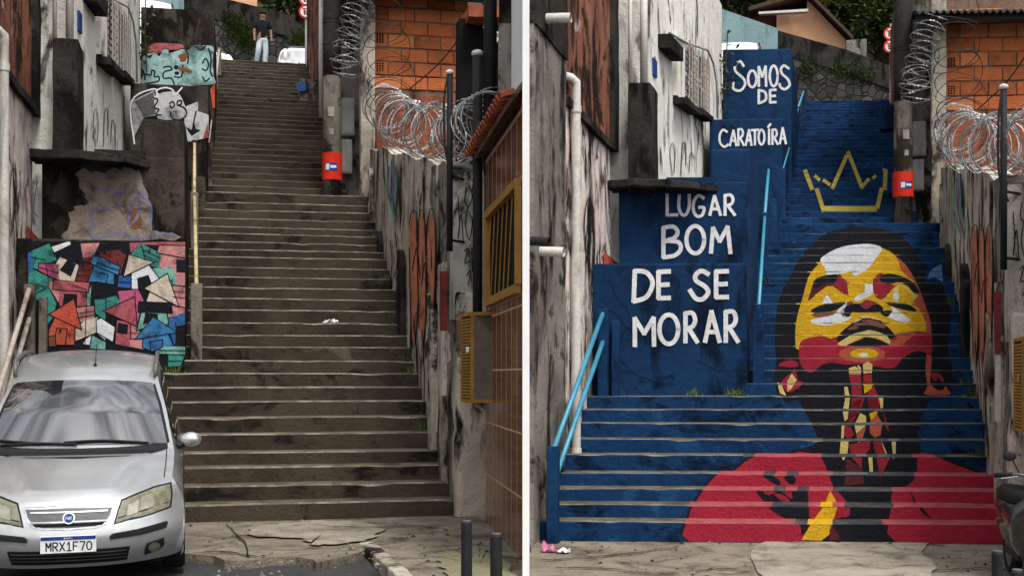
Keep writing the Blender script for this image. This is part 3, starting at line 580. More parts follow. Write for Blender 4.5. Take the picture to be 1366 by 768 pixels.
for i, st in enumerate(stepsR):
    f = FR; mb = MB(); zlo, zhi = f.Z[i]+.002, f.Z[i+1]-(.020 if i < 9 else .013)
    for c, poly, lev in MUR:
        off = .002+.0007*lev; v0 = f.V[i]-off
        q = [(lambda p: (p[0], p[2]))(f.onv(x, y, v0)) for x, y in poly]
        if max(p[1] for p in q) < zlo or min(p[1] for p in q) > zhi: continue
        for t in traps(q, zlo, zhi): mb.add([f.world(u, v0+f.k*u, z_) for u, z_ in t], [(0, 1, 2, 3)], cols.index(c))
        if i >= 27 and mb.f: mb.build('mural_paint', cm, st); mb = MB()
    if mb.f: mb.build('mural_paint', cm, st)

# ------------------------------------------------------------------ stepped retaining walls
def uz(px, py, v): p = FL.onv(px, py, v); return p[0], p[2]
def block(S, name, px0, px1, ytop, zbot, i0, i1, m, label, parent=None, cat='wall', group=None, u0=None, u1=None):
    v0 = FL.v(i0); a = uz(px0, ytop, v0); b = uz(px1, ytop, v0); mb = MB()
    mb.box(S, a[0] if u0 is None else u0, b[0] if u1 is None else u1, v0, FL.v(i1), zbot, (a[1]+b[1])/2)
    return mb.build(name, m, parent, label, cat, group, rough=(.4, .004), bevel=.025)
G = 'stepped retaining walls'
def walls(S):
    r = S.right; m = M['blue'] if r else M['oldwall']; T = S.tag
    W = {}
    W[1] = block(S, 'retaining_wall', 37, 246, 320, 1.2, 9.0, 14, m, 'blue wall block lettered DE SE MORAR' if r else 'low wall covered with a colourful graffiti of crowded houses', u0=-2.72)
    W[2] = block(S, 'retaining_wall', 88, 246, 208, 2.6, 13, 20, m, 'blue wall block lettered LUGAR BOM under a slab canopy' if r else 'stained wall with faded lilac tag under a slab canopy', u0=-2.6)
    W['2b'] = block(S, 'wall_block', 190, 246, 160, 4.5, 13.2, 19, m, 'plain blue block just below the word CARATOÍRA' if r else 'plain blackened block below the grey cartoon graffiti')
    W[3] = block(S, 'retaining_wall', 174, 278, 113, 3.5, 27, 33, m, 'blue wall lettered CARATOÍRA' if r else 'dark wall with grey and white cartoon graffiti')
    W[4] = block(S, 'retaining_wall', 188, 286, 12, 5.0, 33, 41, m, 'tall blue wall lettered SOMOS DE' if r else 'tall dark wall with pale mint letter graffiti')
    block(S, 'parapet_wall', 247, 262, 235, 3.9, 24, 32.9, m, 'narrow blue parapet beside the middle handrail' if r else 'narrow stained parapet beside the middle handrail', u0=-.63, u1=-.46)
    block(S, 'parapet_wall', 286, 300, 78, 6.5, 41.1, 55, m, 'blue parapet running to the top of the steps' if r else 'grey parapet running to the top of the bare steps', u0=-.62, u1=-.45)
    return W
WL = walls(SL); WR = walls(SR)

# white lettering on the blue walls
zt = Z(800, 240, 3.2)
def glyphs(zf, d): return [(zf(*p), sm) for p, sm in d]
def rl(x, y0, y1, w_, sm=True):   # letter R strokes
    h = y1-y0; return [([(x, y1), (x, y0)], 0), ([(x, y0+1), (x+w_*.65, y0), (x+w_*.9, y0+h*.24), (x+w_*.65, y0+h*.46), (x+2, y0+h*.53)], 1), ([(x+w_*.35, y0+h*.55), (x+w_*1.1, y1)], 0)]
def al(x0, xm, x1, y0, y1): yb = y0+(y1-y0)*.68; return [([(x0, y1), (xm, y0)], 0), ([(xm, y0), (x1, y1)], 0), ([(x0+(xm-x0)*.35, yb), (x1-(x1-xm)*.35, yb)], 0)]
def el(x, y0, y1, w_): return [([(x, y0), (x, y1)], 0), ([(x, y0), (x+w_, y0-2)], 0), ([(x, (y0+y1)/2), (x+w_*.9, (y0+y1)/2-2)], 0), ([(x, y1), (x+w_, y1-1)], 0)]
def ol(cx, cy, rx, ry): q = ell(cx, cy, rx, ry, 18); return [(q+[q[0]], 1)]
def letter(S, wall, i0, zf, d, wd):
    P = Wall2D(S, 'v', S.f.v(i0)); mb = MB()
    for j, (p, sm) in enumerate(d): P.quads(mb, ribbon(zf(*p), wd, bool(sm)), .010+.0009*(j % 5))
    return mb.build('lettering', M['whitepaint'], wall)
letter(SR, WR[2], 13, zt, [([(288, 62), (288, 150)], 0), ([(288, 150), (332, 149)], 0), ([(340, 65), (338, 118), (352, 148), (370, 145), (382, 110), (382, 62)], 1), ([(444, 78), (422, 67), (402, 92), (400, 130), (415, 155), (435, 152), (444, 135), (444, 118), (424, 117)], 1)]+al(470, 490, 516, 68, 150)+rl(535, 65, 150, 38), 4.2)
letter(SR, WR[2], 13, zt, [([(272, 330), (272, 205)], 0), ([(272, 205), (312, 199), (332, 220), (320, 246), (280, 260)], 1), ([(280, 260), (335, 265), (346, 295), (320, 322), (272, 330)], 1)]+ol(408, 255, 38, 58)+[([(475, 310), (484, 205)], 0), ([(484, 205), (512, 262)], 0), ([(512, 262), (546, 200)], 0), ([(546, 200), (558, 312)], 0)], 5.6)
letter(SR, WR[1], 9, zt, [([(150, 388), (145, 518)], 0), ([(150, 388), (200, 395), (226, 440), (200, 498), (145, 518)], 1)]+el(251, 392, 504, 48)+[([(464, 402), (435, 388), (410, 405), (412, 430), (450, 455), (463, 480), (440, 508), (410, 505), (385, 470)], 1)]+el(497, 391, 500, 50), 6.2)
letter(SR, WR[1], 9, zt, [([(150, 708), (150, 590)], 0), ([(150, 590), (190, 655)], 0), ([(190, 655), (230, 588)], 0), ([(230, 588), (232, 706)], 0)]+ol(295, 637, 40, 62)+rl(366, 568, 692, 46)+al(450, 477, 512, 560, 690)+rl(538, 562, 690, 48), 6.0)
letter(SR, WR[4], 33, zc, [([(160, 88), (145, 68), (125, 85), (128, 110), (160, 140), (165, 165), (145, 188), (118, 180), (117, 155)], 1)]+ol(195, 140, 17, 34)+[([(222, 170), (222, 90)], 0), ([(222, 90), (236, 132)], 0), ([(236, 132), (250, 88)], 0), ([(250, 88), (252, 170)], 0)]+ol(283, 128, 16, 42)+[([(345, 98), (325, 85), (313, 100), (318, 120), (340, 140), (348, 165), (330, 182), (312, 175), (307, 160)], 1), ([(222, 186), (222, 240)], 0), ([(222, 186), (248, 195), (250, 225), (222, 240)], 1)]+el(268, 186, 236, 24), 3.4)
letter(SR, WR[3], 27, zc, [([(92, 357), (75, 348), (62, 370), (63, 400), (80, 418), (96, 408)], 1)]+al(103, 118, 130, 350, 413)+rl(138, 346, 412, 21)+al(168, 182, 192, 348, 412)+[([(192, 350), (221, 348)], 0), ([(206, 350), (206, 410)], 0)]+ol(233, 378, 12, 30)+[([(264, 346), (264, 408)], 0), ([(260, 338), (270, 324)], 0)]+rl(278, 348, 408, 20)+al(308, 320, 333, 340, 405), 3.0)

# graffiti on the bare walls
def graf(S, wall, plane, items, name='graffiti', base=.018):
    cl = sorted(set(c for c, _, _ in items)); mb = MB()
    for c, poly, lev in items: plane.fill(mb, poly, base+.0009*lev, cl.index(c))
    return mb.build(name, [paint_mat(c) for c in cl], wall)
def grow(poly, d):
    A = sum(a[0]*b[1]-b[0]*a[1] for a, b in zip(poly, poly[1:]+poly[:1])); sg = 1 if A > 0 else -1; out = []; n = len(poly)
    for i in range(n):
        p, q, r = Vector(poly[i-1]), Vector(poly[i]), Vector(poly[(i+1) % n]); e1 = (q-p).normalized(); e2 = (r-q).normalized()
        n1 = Vector((e1.y, -e1.x))*sg; n2 = Vector((e2.y, -e2.x))*sg; b = (n1+n2); L_ = b.length
        b = n1 if L_ < .3 else b/L_*min(2.2, 2/L_); out.append((q.x+b.x*d, q.y+b.y*d))
    return out
h1 = Z(30, 315, 4.8); h2 = Z(130, 315, 4.267); IT = [('black', [(37, 322), (246, 322), (246, 490), (37, 490)], 0)]
def house(c, poly, lev): IT.append(('black', grow(poly, 2.1), lev*2)); IT.append((c, grow(poly, .55), lev*2+1))
for c, zf, q, lv in (
    ('bluec', h1, [(36, 110), (62, 100), (70, 200), (40, 245)], 1), ('teal', h1, [(62, 95), (170, 50), (215, 150), (150, 180), (120, 175), (110, 215), (70, 200)], 1), ('teal', h1, [(40, 250), (68, 215), (190, 275), (150, 340), (60, 380), (40, 420)], 1), ('teal', h1, [(60, 385), (160, 320), (215, 430), (190, 520), (160, 560), (160, 410), (70, 400)], 1),
    ('cream', h1, [(250, 120), (360, 180), (330, 285), (225, 275), (215, 180)], 2), ('magenta', h1, [(110, 178), (230, 182), (232, 275), (150, 240), (108, 215)], 2), ('black', h1, [(290, 165), (330, 185), (305, 245), (252, 215)], 3), ('black', h1, [(210, 110), (360, 40), (385, 185)], 3), ('white', h1, [(190, 70), (300, 35), (310, 60), (230, 100), (215, 120)], 1),
    ('dkred', h1, [(385, 135), (450, 140), (440, 230), (410, 290), (335, 280), (362, 190)], 1), ('pink', h1, [(370, 50), (490, 45), (450, 130), (385, 135)], 1), ('blueg', h1, [(455, 130), (528, 150), (528, 210), (440, 170)], 2), ('blueg', h1, [(465, 190), (528, 215), (528, 280), (425, 290)], 1),
    ('rose', h1, [(205, 285), (425, 300), (418, 352), (200, 335)], 2), ('pink', h1, [(160, 300), (200, 290), (200, 345), (235, 350), (230, 420)], 1), ('rose', h1, [(235, 352), (400, 360), (410, 445), (240, 445)], 1), ('black', h1, [(275, 378), (340, 380), (340, 440), (268, 430)], 3),
    ('coral', h1, [(325, 410), (370, 588), (180, 500)], 4), ('coral', h1, [(210, 525), (330, 580), (328, 690), (220, 690), (172, 640), (175, 600)], 3), ('orange', h1, [(225, 595), (280, 600), (268, 690), (220, 690), (215, 640)], 5), ('brown', h1, [(170, 650), (215, 640), (215, 700), (175, 700)], 4), ('pink', h1, [(350, 460), (455, 450), (455, 520), (365, 550)], 2), ('cream', h1, [(400, 540), (475, 520), (475, 610), (330, 670), (340, 600)], 2), ('white', h1, [(480, 525), (528, 600), (528, 660), (475, 615), (400, 660), (385, 690), (440, 700)], 1), ('lteal', h1, [(450, 640), (528, 680), (528, 720), (435, 715)], 3), ('lteal', h1, [(418, 360), (440, 320), (430, 440), (412, 440)], 1), ('teal', h1, [(465, 410), (528, 405), (528, 530), (470, 490)], 2),
    ('dkred', h2, [(10, 95), (120, 80), (160, 110), (130, 210), (0, 110)], 1), ('rose', h2, [(185, 40), (370, 34), (370, 50), (245, 45), (190, 90)], 1), ('rose', h2, [(375, 34), (496, 36), (496, 60), (375, 50)], 1), ('blueg', h2, [(0, 125), (125, 175), (115, 215), (0, 165)], 2), ('blueg', h2, [(0, 180), (90, 210), (90, 270), (0, 255)], 1), ('bluec', h2, [(125, 225), (192, 230), (190, 292), (118, 285)], 1),
    ('teal', h2, [(245, 42), (360, 100), (350, 180), (300, 165), (265, 130), (190, 105)], 1), ('cream', h2, [(182, 110), (310, 150), (155, 222)], 4), ('white', h2, [(290, 168), (345, 240), (270, 298), (198, 296), (198, 210)], 2), ('black', h2, [(235, 245), (285, 230), (300, 270), (262, 340), (240, 300)], 3), ('lteal', h2, [(310, 185), (430, 180), (450, 275), (405, 265), (395, 220), (350, 230)], 1),
    ('pink', h2, [(355, 55), (496, 60), (496, 120), (345, 90)], 2), ('pink', h2, [(365, 105), (496, 125), (496, 285), (455, 280), (435, 180), (350, 175)], 1), ('black', h2, [(458, 142), (496, 142), (496, 198), (458, 195)], 3), ('cream', h2, [(395, 220), (455, 392), (275, 296)], 5), ('cream', h2, [(300, 320), (405, 380), (280, 378)], 3), ('pink', h2, [(430, 285), (496, 290), (496, 400), (455, 392)], 2), ('pink', h2, [(415, 395), (495, 410), (495, 440), (400, 460)], 1), ('black', h2, [(240, 378), (415, 385), (420, 430), (238, 424)], 5),
    ('magenta', h2, [(120, 315), (245, 305), (262, 380), (240, 425), (225, 500), (205, 350), (130, 375)], 1), ('rose', h2, [(208, 352), (220, 505), (45, 425)], 3), ('rose', h2, [(115, 480), (185, 495), (182, 628), (105, 610)], 2), ('black', h2, [(125, 502), (165, 510), (162, 548), (120, 540)], 4), ('teal', h2, [(0, 370), (105, 340), (125, 375), (45, 420), (0, 470)], 1), ('white', h2, [(20, 470), (95, 520), (85, 595), (0, 545), (0, 480)], 2),
    ('lteal', h2, [(255, 428), (390, 435), (400, 505), (320, 465), (260, 520), (230, 530)], 2), ('black', h2, [(280, 445), (335, 450), (335, 470), (270, 490)], 3), ('blueg', h2, [(318, 466), (442, 545), (225, 580)], 5), ('blueg', h2, [(265, 585), (400, 560), (425, 620), (350, 625), (345, 660), (262, 630)], 3), ('bluec', h2, [(305, 605), (365, 595), (365, 625), (345, 640), (310, 650)], 4), ('bluec', h2, [(405, 470), (496, 435), (496, 500), (445, 510), (440, 620), (405, 520)], 1), ('pink', h2, [(188, 505), (225, 512), (240, 550), (215, 580), (188, 580)], 1), ('pink', h2, [(188, 590), (262, 590), (260, 640), (185, 625)], 2), ('lteal', h2, [(350, 628), (496, 630), (496, 670), (355, 665)], 3), ('teal', h2, [(405, 675), (496, 675), (470, 735), (405, 738)], 2)):
    house(c, zf(*q), lv)
graf(SL, WL[1], Wall2D(SL, 'v', FL.v(9.0)), [(c, p, l_) for c, p, l_ in IT], base=.016)
def _lines():
    mb = MB(); P = Wall2D(SL, 'v', FL.v(9.0)); j = 0
    for zf, Ls in ((h2, [((255, 75), (360, 125)), ((265, 105), (350, 150)), ((430, 312), (496, 316)), ((430, 345), (496, 350)), ((355, 648), (496, 650)), ((405, 708), (480, 708)), ((188, 548), (240, 552)), ((248, 45), (275, 135)), ((0, 150), (120, 195)), ((125, 260), (192, 262)), ((10, 205), (60, 215)), ((60, 215), (50, 265))]), (h1, [((365, 492), (455, 478)), ((365, 522), (455, 500)), ((385, 162), (445, 172)), ((360, 212), (435, 217)), ((345, 247), (425, 252)), ((110, 198), (230, 235)), ((85, 130), (75, 170)), ((320, 310), (410, 340)), ((65, 135), (150, 150)), ((45, 300), (140, 320)), ((470, 520), (475, 610)), ((410, 440), (400, 690)), ((150, 180), (165, 265))])):
        for ln in Ls: P.quads(mb, ribbon(zf(*ln), 1.1, False), .0285+.0005*(j % 4)); j += 1
    rr = random.Random(9)
    for j in range(26):
        x, y = rr.uniform(42, 240), rr.uniform(325, 470); P.fill(mb, [(x+rr.uniform(-.5, 1)*3.2*math.cos(t), y+rr.uniform(.2, 1)*4.5*math.sin(t)) for t in [k*.45 for k in range(14)]], .031+.0003*j)
    mb.build('graffiti_lines', paint_mat('black'), WL[1], kind='stuff')
_lines()
def ragged(p, n): return [(x+random.uniform(-3.2, 3.2), y+random.uniform(-3.2, 3.2)) for x, y in smooth(p, n)]
def strokes(S, wall, plane, lines, c, wd, name='graffiti', base=.018):
    mb = MB()
    for j, ln in enumerate(lines): plane.quads(mb, ribbon(ln, wd), base+.0008*(j % 4))
    return mb.build(name, paint_mat(c), wall)
gk = Z(170, 40, 4.8); p4 = Wall2D(SL, 'v', FL.v(33)); p3 = Wall2D(SL, 'v', FL.v(27)); p2 = Wall2D(SL, 'v', FL.v(13))
graf(SL, WL[4], p4, [('rose', smooth(gk((130, 140), (160, 90), (240, 85), (350, 95), (355, 125), (260, 130), (200, 150)), 3), 0), ('mint', smooth(gk((95, 190), (120, 155), (180, 150), (205, 170), (230, 125), (262, 130), (270, 150), (350, 125), (390, 130), (420, 100), (470, 100), (550, 110), (545, 190), (552, 300), (530, 352), (110, 352), (112, 280), (92, 240)), 3), 1), ('coral', gk((530, 380), (560, 340), (560, 500), (545, 500)), 1)])
strokes(SL, WL[4], p4, [gk((110, 155), (180, 148), (205, 175), (235, 122), (268, 135), (272, 150), (355, 122), (395, 130), (400, 160)), gk((545, 195), (552, 300), (525, 372)), gk((112, 320), (115, 285), (150, 290), (155, 262), (175, 265), (172, 300), (200, 300), (195, 330), (110, 345)), gk((230, 240), (270, 235), (285, 255), (235, 270), (232, 310), (280, 310), (300, 350)), gk((385, 210), (415, 280), (430, 350)), gk((445, 130), (462, 220), (465, 350)), gk((480, 215), (500, 185), (520, 220), (505, 260), (478, 250)), gk((330, 175), (360, 170), (370, 195), (340, 200)), gk((205, 180), (215, 230), (240, 260)), gk((300, 130), (290, 200), (310, 210), (345, 215)), gk((355, 225), (345, 300), (300, 300)), gk((375, 130), (390, 175), (385, 215)), gk((405, 230), (380, 260), (385, 340)), gk((490, 120), (480, 180)), gk((520, 120), (535, 180), (530, 260), (545, 300)), gk((440, 110), (470, 130), (500, 105)), gk((100, 250), (118, 270), (112, 340)), gk((230, 320), (250, 340), (300, 335)), gk((480, 300), (500, 330), (525, 310))], 'black', 2.1)
graf(SL, WL[4], p4, [('brown', smooth(gk((325, 165), (375, 150), (385, 180), (350, 200)), 3), 0), ('black', ell(*gk((312, 240))[0], 3, 3), 1), ('black', ell(*gk((316, 278))[0], 3.2, 2.4), 1), ('brown', smooth(gk((325, 240), (395, 250), (410, 275), (340, 262)), 3), 0)], base=.0225)
graf(SL, WL[3], p3, [('grey', gk((28, 455), (170, 385), (185, 470), (190, 545), (105, 570), (95, 500), (100, 570), (35, 700)), 0), ('white2', smooth(gk((165, 430), (260, 395), (330, 410), (370, 490), (380, 530), (350, 570), (200, 570), (180, 500)), 3), 1), ('white2', gk((360, 495), (455, 458), (450, 520), (520, 545), (520, 690), (375, 720), (365, 600)), 1), ('dkgrey', gk((45, 460), (165, 400), (172, 470), (180, 540), (110, 560)), 2), ('black', gk((370, 620), (410, 640), (425, 590), (440, 635), (470, 642), (410, 680)), 3), ('rose', gk((515, 600), (520, 690), (480, 698)), 3)])
strokes(SL, WL[3], p3, [gk((45, 730), (25, 460), (170, 378), (188, 430)), gk((165, 440), (200, 420), (185, 390), (240, 370), (290, 385), (300, 420), (350, 370))], 'white', 2.0, base=.023)
strokes(SL, WL[3], p3, [gk((275, 525), (285, 565), (340, 575), (378, 540), (365, 500), (320, 480), (322, 455)), gk((270, 470), (290, 460), (302, 480), (285, 500), (272, 485)), gk((325, 455), (345, 452), (345, 475), (330, 478)), gk((110, 565), (190, 550)), gk((440, 520), (420, 610)), gk((165, 435), (195, 450), (172, 495), (200, 510), (185, 540), (215, 545))], 'black', 1.9, base=.024)
gp2 = Z(0, 180, 2.4)
graf(SL, WL[2], p2, [('soot', ragged(gp2((240, 120), (330, 115), (430, 110), (470, 190), (485, 300), (440, 335), (260, 338), (230, 320), (225, 240), (280, 220)), 6), 0), ('soot', ragged(gp2((225, 300), (340, 320), (500, 310), (560, 335), (230, 338)), 5), 1), ('brown', smooth(gp2((405, 250), (440, 235), (455, 290), (420, 300)), 3), 2)], base=.014)
strokes(SL, WL[2], p2, [gp2((285, 295), (300, 330), (380, 315), (450, 335), (510, 315), (560, 322)), gp2((300, 290), (295, 240), (360, 235), (380, 190)), gp2((410, 280), (425, 215), (445, 200), (440, 260), (415, 290)), gp2((280, 155), (330, 175), (400, 185)), gp2((450, 180), (482, 230), (480, 290))], 'lilac', 4.0, base=.018)

for wi, i0, lines in ((1, 9, [[(812, 372), (825, 400), (838, 415), (842, 440)], [(800, 410), (822, 418), (835, 436), (860, 445)], [(850, 470), (866, 452), (890, 424)], [(830, 480), (850, 500), (880, 510)], [(930, 480), (960, 494), (990, 492)]]), (2, 13, [[(870, 270), (880, 300), (876, 330)], [(970, 300), (985, 320), (990, 345)]]), (4, 33, [[(975, 106), (1010, 108), (1060, 107)], [(1040, 70), (1046, 95)]])):
    P = Wall2D(SR, 'v', FR.v(i0))
    for ln in lines:
        mb = MB(); q = [(x+random.uniform(-1, 1), y+random.uniform(-1, 1)) for x, y in smooth(ln, 6, False)]
        P.quads(mb, ribbon(q, .75, False), .007); mb.build('crack', M['ink'], WR[wi])
# slab canopy above the second block
for S in (SL, SR):
    v0 = FL.v(12.0); v1 = FL.v(13.6); za = 4.70; mb = MB(); top = []; bot = []
    q = [(-2.72, v0+.05), (-2.3, v0-.12), (-1.8, v0-.15), (-1.4, v0+.0), (-1.12, v0+.35), (-1.05, v1), (-2.72, v1)]
    for (u, v) in q: top.append(S.w(u, v+FL.k*u, za+.12-.07*(u+2.7)/1.6)); bot.append(S.w(u, v+FL.k*u, za-.02-.02*(u+2.7)))
    mb.prism(bot, top); e = empty('slab_canopy', S.w(-2, v0, za), ('thin slab canopy with blue edge above LUGAR BOM' if S.right else 'thin mouldy concrete slab canopy above the lilac tag'), 'canopy', 'slab canopies')
    mb.build('slab', M['black_mould'], e, rough=(.12, .03), bevel=.015)
    mb = MB(); mb.box(S, -1.9, -1.2, v0+.3, v0+.9, za+.08, za+.19); mb.build('upstand', M['blue'] if S.right else M['black_mould'], e, rough=(.2, .02))

# ------------------------------------------------------------------ handrails
def handrail(S, label, posts, rails, pr=.035, pm=None, group='handrails'):
    """posts (u, i, height, width) in stair steps; rails: list of drops below the post tops"""
    pm = pm or (M['cyan'] if S.right else M['pipe']); tops = []; e = None
    for u, i, h, wd in posts:
        v = FL.v(i); zb = (FL.z(math.ceil(i)) if i > 0 else 0); pz = zb+h
        if e is None: e = empty('handrail', S.w(u, v, zb), label, 'handrail', group)
        mb = MB(); mb.box(S, u-wd/2, u+wd/2, v-wd/2, v+wd/2, zb-.35, pz)
        mb.build('post', M['bluepost'] if S.right else M['post'], e, rough=(.25, .008), bevel=.012); tops.append((u, v+FL.k*u, pz))
    for a, b in zip(tops, tops[1:]):
        for d in rails:
            mb = MB(); mb.tube([S.w(a[0], a[1], a[2]-d), S.w(b[0], b[1], b[2]-d)], pr, 10)
            mb.build('rail', pm, e, smooth=True)
    return e
for S in (SL, SR):
    t = 'blue posts and cyan pipes' if S.right else 'bare concrete posts and rusty pipes'
    handrail(S, 'low handrail of %s beside the drainpipe' % t, [(-2.50, -.45, 1.12, .12), (-2.52, 8.3, 1.15, .13)], [.04, .42], .03)
    mb = MB(); v = FL.v(8.6); mb.box(S, -2.42, -2.32, v-.06, v+.06, 1.3, FL.z(9)+1.0); e = mb.build('post', M['bluepost'] if S.right else M['post'], None, 'short blue post against the DE SE MORAR wall' if S.right else 'short concrete post against the house graffiti wall', 'post', 'short posts', rough=(.25, .008), bevel=.012)
    handrail(S, 'middle handrail of %s on second flight' % t, [(-.47, 9.6, 1.05, .15), (-.60, 20, .95, .12), (-.66, 26.3, .95, .10)], [.05], .027, None if S.right else M['ochre_pipe'])
    handrail(S, 'upper handrail of %s on top flight' % t, [(-.44, 27.2, .8, .14), (-.42, 35, .75, .11), (-.39, 43, .75, .11), (-.35, 51, .85, .11)], [.05], .027)

# ------------------------------------------------------------------ buildings left of each stair
UL = -2.72
def onu(px, py, u=UL): return FL.onu(px, py, u)
zled = (onu(11, 109)[2]+onu(74, 186)[2])/2
def plane_slab(mb, S, p, q, px, out, inn=0, mi=0):
    d = Vector((q[1]-p[1], -(q[0]-p[0]))).normalized()
    if d.x*p[0]+d.y*p[1] > 0: d = -d
    P = [FL.onp(x, y, p, q) for x, y in px]
    a = [S.w(x-d.x*inn, y-d.y*inn, z_) for x, y, z_ in P]; b = [S.w(x+d.x*out, y+d.y*out, z_) for x, y, z_ in P]; mb.prism(a, b, mi); return mb
def v_at_px(S, px, u):   # native v on plane u where the picture column is px
    return S.f.onu(px, 300, u)[1]
for S in (SL, SR):
    T = S.tag; e = empty('stucco_house', S.w(UL, FL.v(3), 0), 'stained house wall with terracotta upper storey left of the %s' % T, 'house', 'houses left of the stairs')
    if S.right:
        ur = .965*UL-.6; v0 = FR.onu(708, 300, ur)[1]; vs_ = FR.onu(752, 300, ur)[1]; inv = lambda vn: FL.V[0]+(vn-FR.k*ur-FR.V[0])/.965+FL.k*UL
        va, vb = inv(v0), inv(vs_)
    else: va = 12.9; vb = onu(-6, 300)[1]
    ve = FL.v(12.9)+FL.k*UL; v45 = onu(44, 200)[1]; v65 = onu(66, 200)[1]
    # neighbour's grey flank, plaster wall, terracotta storey, black strip, ledge
    mb = MB(); mb.box(S, UL-.35, UL+.03, va, vb-.04, -.4, zled+.55, skew=False); mb.build('grey_wall', M['greyrender'], e, rough=(.4, .01))
    mb = MB(); mb.box(S, UL-.35, UL+.06, va, vb-.05, zled+.55, 8.2, skew=False); mb.build('upper_wall', M['black_mould'], e, rough=(.4, .015))
    mb = MB(); mb.box(S, UL-.35, UL, vb, ve, -.4, zled, skew=False); lw = mb.build('lower_wall', M['plaster'], e, rough=(.4, .01))
    mb = MB(); mb.box(S, UL-.35, UL-.02, vb, v45, zled, 8.2, skew=False); mb.build('upper_wall', M['rust_plaster'], e, rough=(.4, .01))
    mb = MB(); mb.box(S, UL-.35, UL+.05, v45, v65, zled, 8.4, skew=False); mb.build('corner_pier', M['black_mould'], e, rough=(.4, .015))
    mb = MB(); mb.box(S, UL-.2, UL+.07, vb, ve, zled-.06, zled+.05, skew=False); mb.build('ledge', M['black_mould'], e, rough=(.15, .018))
    mb = MB(); mb.box(S, UL-1.2, UL-.9, v65, ve+2.5, zled, 8.0, skew=False); mb.build('recess_wall', M['rust_plaster'], e)
    a = uz(70, 190, FL.v(12.4)); b = uz(104, 52, FL.v(12.4)); mb = MB(); mb.box(S, a[0], b[0], FL.v(12.4), FL.v(14.5), a[1]-.3, b[1]); mb.build('water_tank_box', M['black_mould'], e, rough=(.3, .012), bevel=.02)
    for px, rr in ((93, .055), (73, .03)):
        p = FL.onv(px, 50, FL.v(12.9)); mb = MB(); mb.tube([S.w(p[0], p[1], b[1]-.1), S.w(p[0], p[1], 8.6)], rr, 10); mb.build('pipe', M['pvc'], e, smooth=True)
    # scrawled tags on the lower wall
    P = Wall2D(S, 'u', UL, native=False)
    mb = MB()
    for j, ln in enumerate([[(15, 300), (13, 260), (16, 228), (20, 232), (19, 290), (14, 315)], [(20, 330), (18, 290), (22, 270), (24, 300), (22, 340), (26, 370), (28, 330), (29, 300)], [(23, 390), (21, 350), (25, 330)]]): P.quads(mb, ribbon(ln, 1.1), .02+.0008*j)
    mb.build('graffiti', paint_mat('black'), lw)
    mb = MB()
    for j, ln in enumerate([[(46, 300), (40, 250), (38, 200), (41, 190)], [(52, 290), (45, 280), (50, 240)]]): P.quads(mb, ribbon(ln, .9), .02+.0008*j)
    mb.build('graffiti', paint_mat('purple'), lw)
    mb = MB(); P.fill(mb, [(36, 322), (36, 300), (44, 310), (55, 322)], .021); mb.build('red_patch', paint_mat('coral'), lw)
    # drainpipe with elbow
    p = onu(5, 250, UL+.09); x0, y0 = p[0], p[1]; zt_ = FL.onu(5, 45, x0)[2]; mb = MB()
    mb.tube([S.w(x0, y0, -.05), S.w(x0, y0, 1.2), S.w(x0, y0, zt_-.12), S.w(x0, y0-.01, zt_-.03), S.w(x0-.05, y0-.04, zt_+.02), S.w(x0-.12, y0-.1, zt_+.03)], .058, 12)
    dp = empty('drainpipe', S.w(x0, y0, 0), 'tall white drainpipe with elbow on the wall left of the %s' % T, 'pipe', 'white drainpipes'); mb.build('pipe', M['pvc'], dp, smooth=True)
    for z_ in (.9, zt_-.45): mb = MB(); mb.tube([S.w(x0, y0, z_), S.w(x0, y0, z_+.09)], .068, 12); mb.build('coupling', M['pvc'], dp, smooth=False)
    # white building
    p = FL.onv(100, 300, FL.v(14)); q = FL.onv(187, 300, FL.v(32.5)); p = p[:2]; q = q[:2]
    e = empty('white_house', S.w(p[0], p[1], 4), 'white house with sills and window grille above the %s' % T, 'house', 'white houses above the stairs')
    mb = MB(); d = Vector((q[1]-p[1], -(q[0]-p[0]))).normalized(); d = -d if d.x > 0 else d
    lo = [S.w(p[0], p[1], 3.2), S.w(q[0], q[1], 3.2), S.w(q[0]-1.4, q[1]+.5, 3.2), S.w(p[0]-1.2, p[1]+.3, 3.2)]; hi = [S.w(p[0], p[1], 10.4), S.w(q[0], q[1], 10.4), S.w(q[0]-1.4, q[1]+.5, 10.4), S.w(p[0]-1.2, p[1]+.3, 10.4)]
    mb.prism(lo, hi); wl = mb.build('wall', M['white_wall'], e, rough=(.6, .006))
    def win(px_op, px_fr, px_sill):
        mb = MB(); plane_slab(mb, S, p, q, px_fr, .07); fr = mb.build('window', M['white_wall'], e)
        mb = MB(); plane_slab(mb, S, p, q, px_op, .085); mb.build('pane', M['glass'], fr)
        mb = MB(); plane_slab(mb, S, p, q, px_sill, .22); mb.build('sill', M['black_mould'], fr)
        mb = MB(); (xa, ya), (xb, yb), (xc, yc), (xd, yd) = px_op
        for j in range(1, 9): t = j/9; plane_slab(mb, S, p, q, [(xa+(xd-xa)*0, ya+(yd-ya)*t), (xb, yb+(yc-yb)*t), (xb, yb+(yc-yb)*t+1.0), (xa, ya+(yd-ya)*t+1.0)], .15, -.13)
        for j in range(0, 4): t = j/3; plane_slab(mb, S, p, q, [(xa+(xb-xa)*t-.4, ya+(yb-ya)*t), (xa+(xb-xa)*t+.4, ya+(yb-ya)*t), (xd+(xc-xd)*t+.4, yd+(yc-yd)*t), (xd+(xc-xd)*t-.4, yd+(yc-yd)*t)], .17, -.15)
        mb.build('grille', M['meshgrey'], fr)
    win([(137, -8), (148, 8), (148, 92), (137, 76)], [(128, -22), (149, 8), (149, 97), (128, 72)], [(128, 75), (148, 96), (148, 103), (128, 85)])
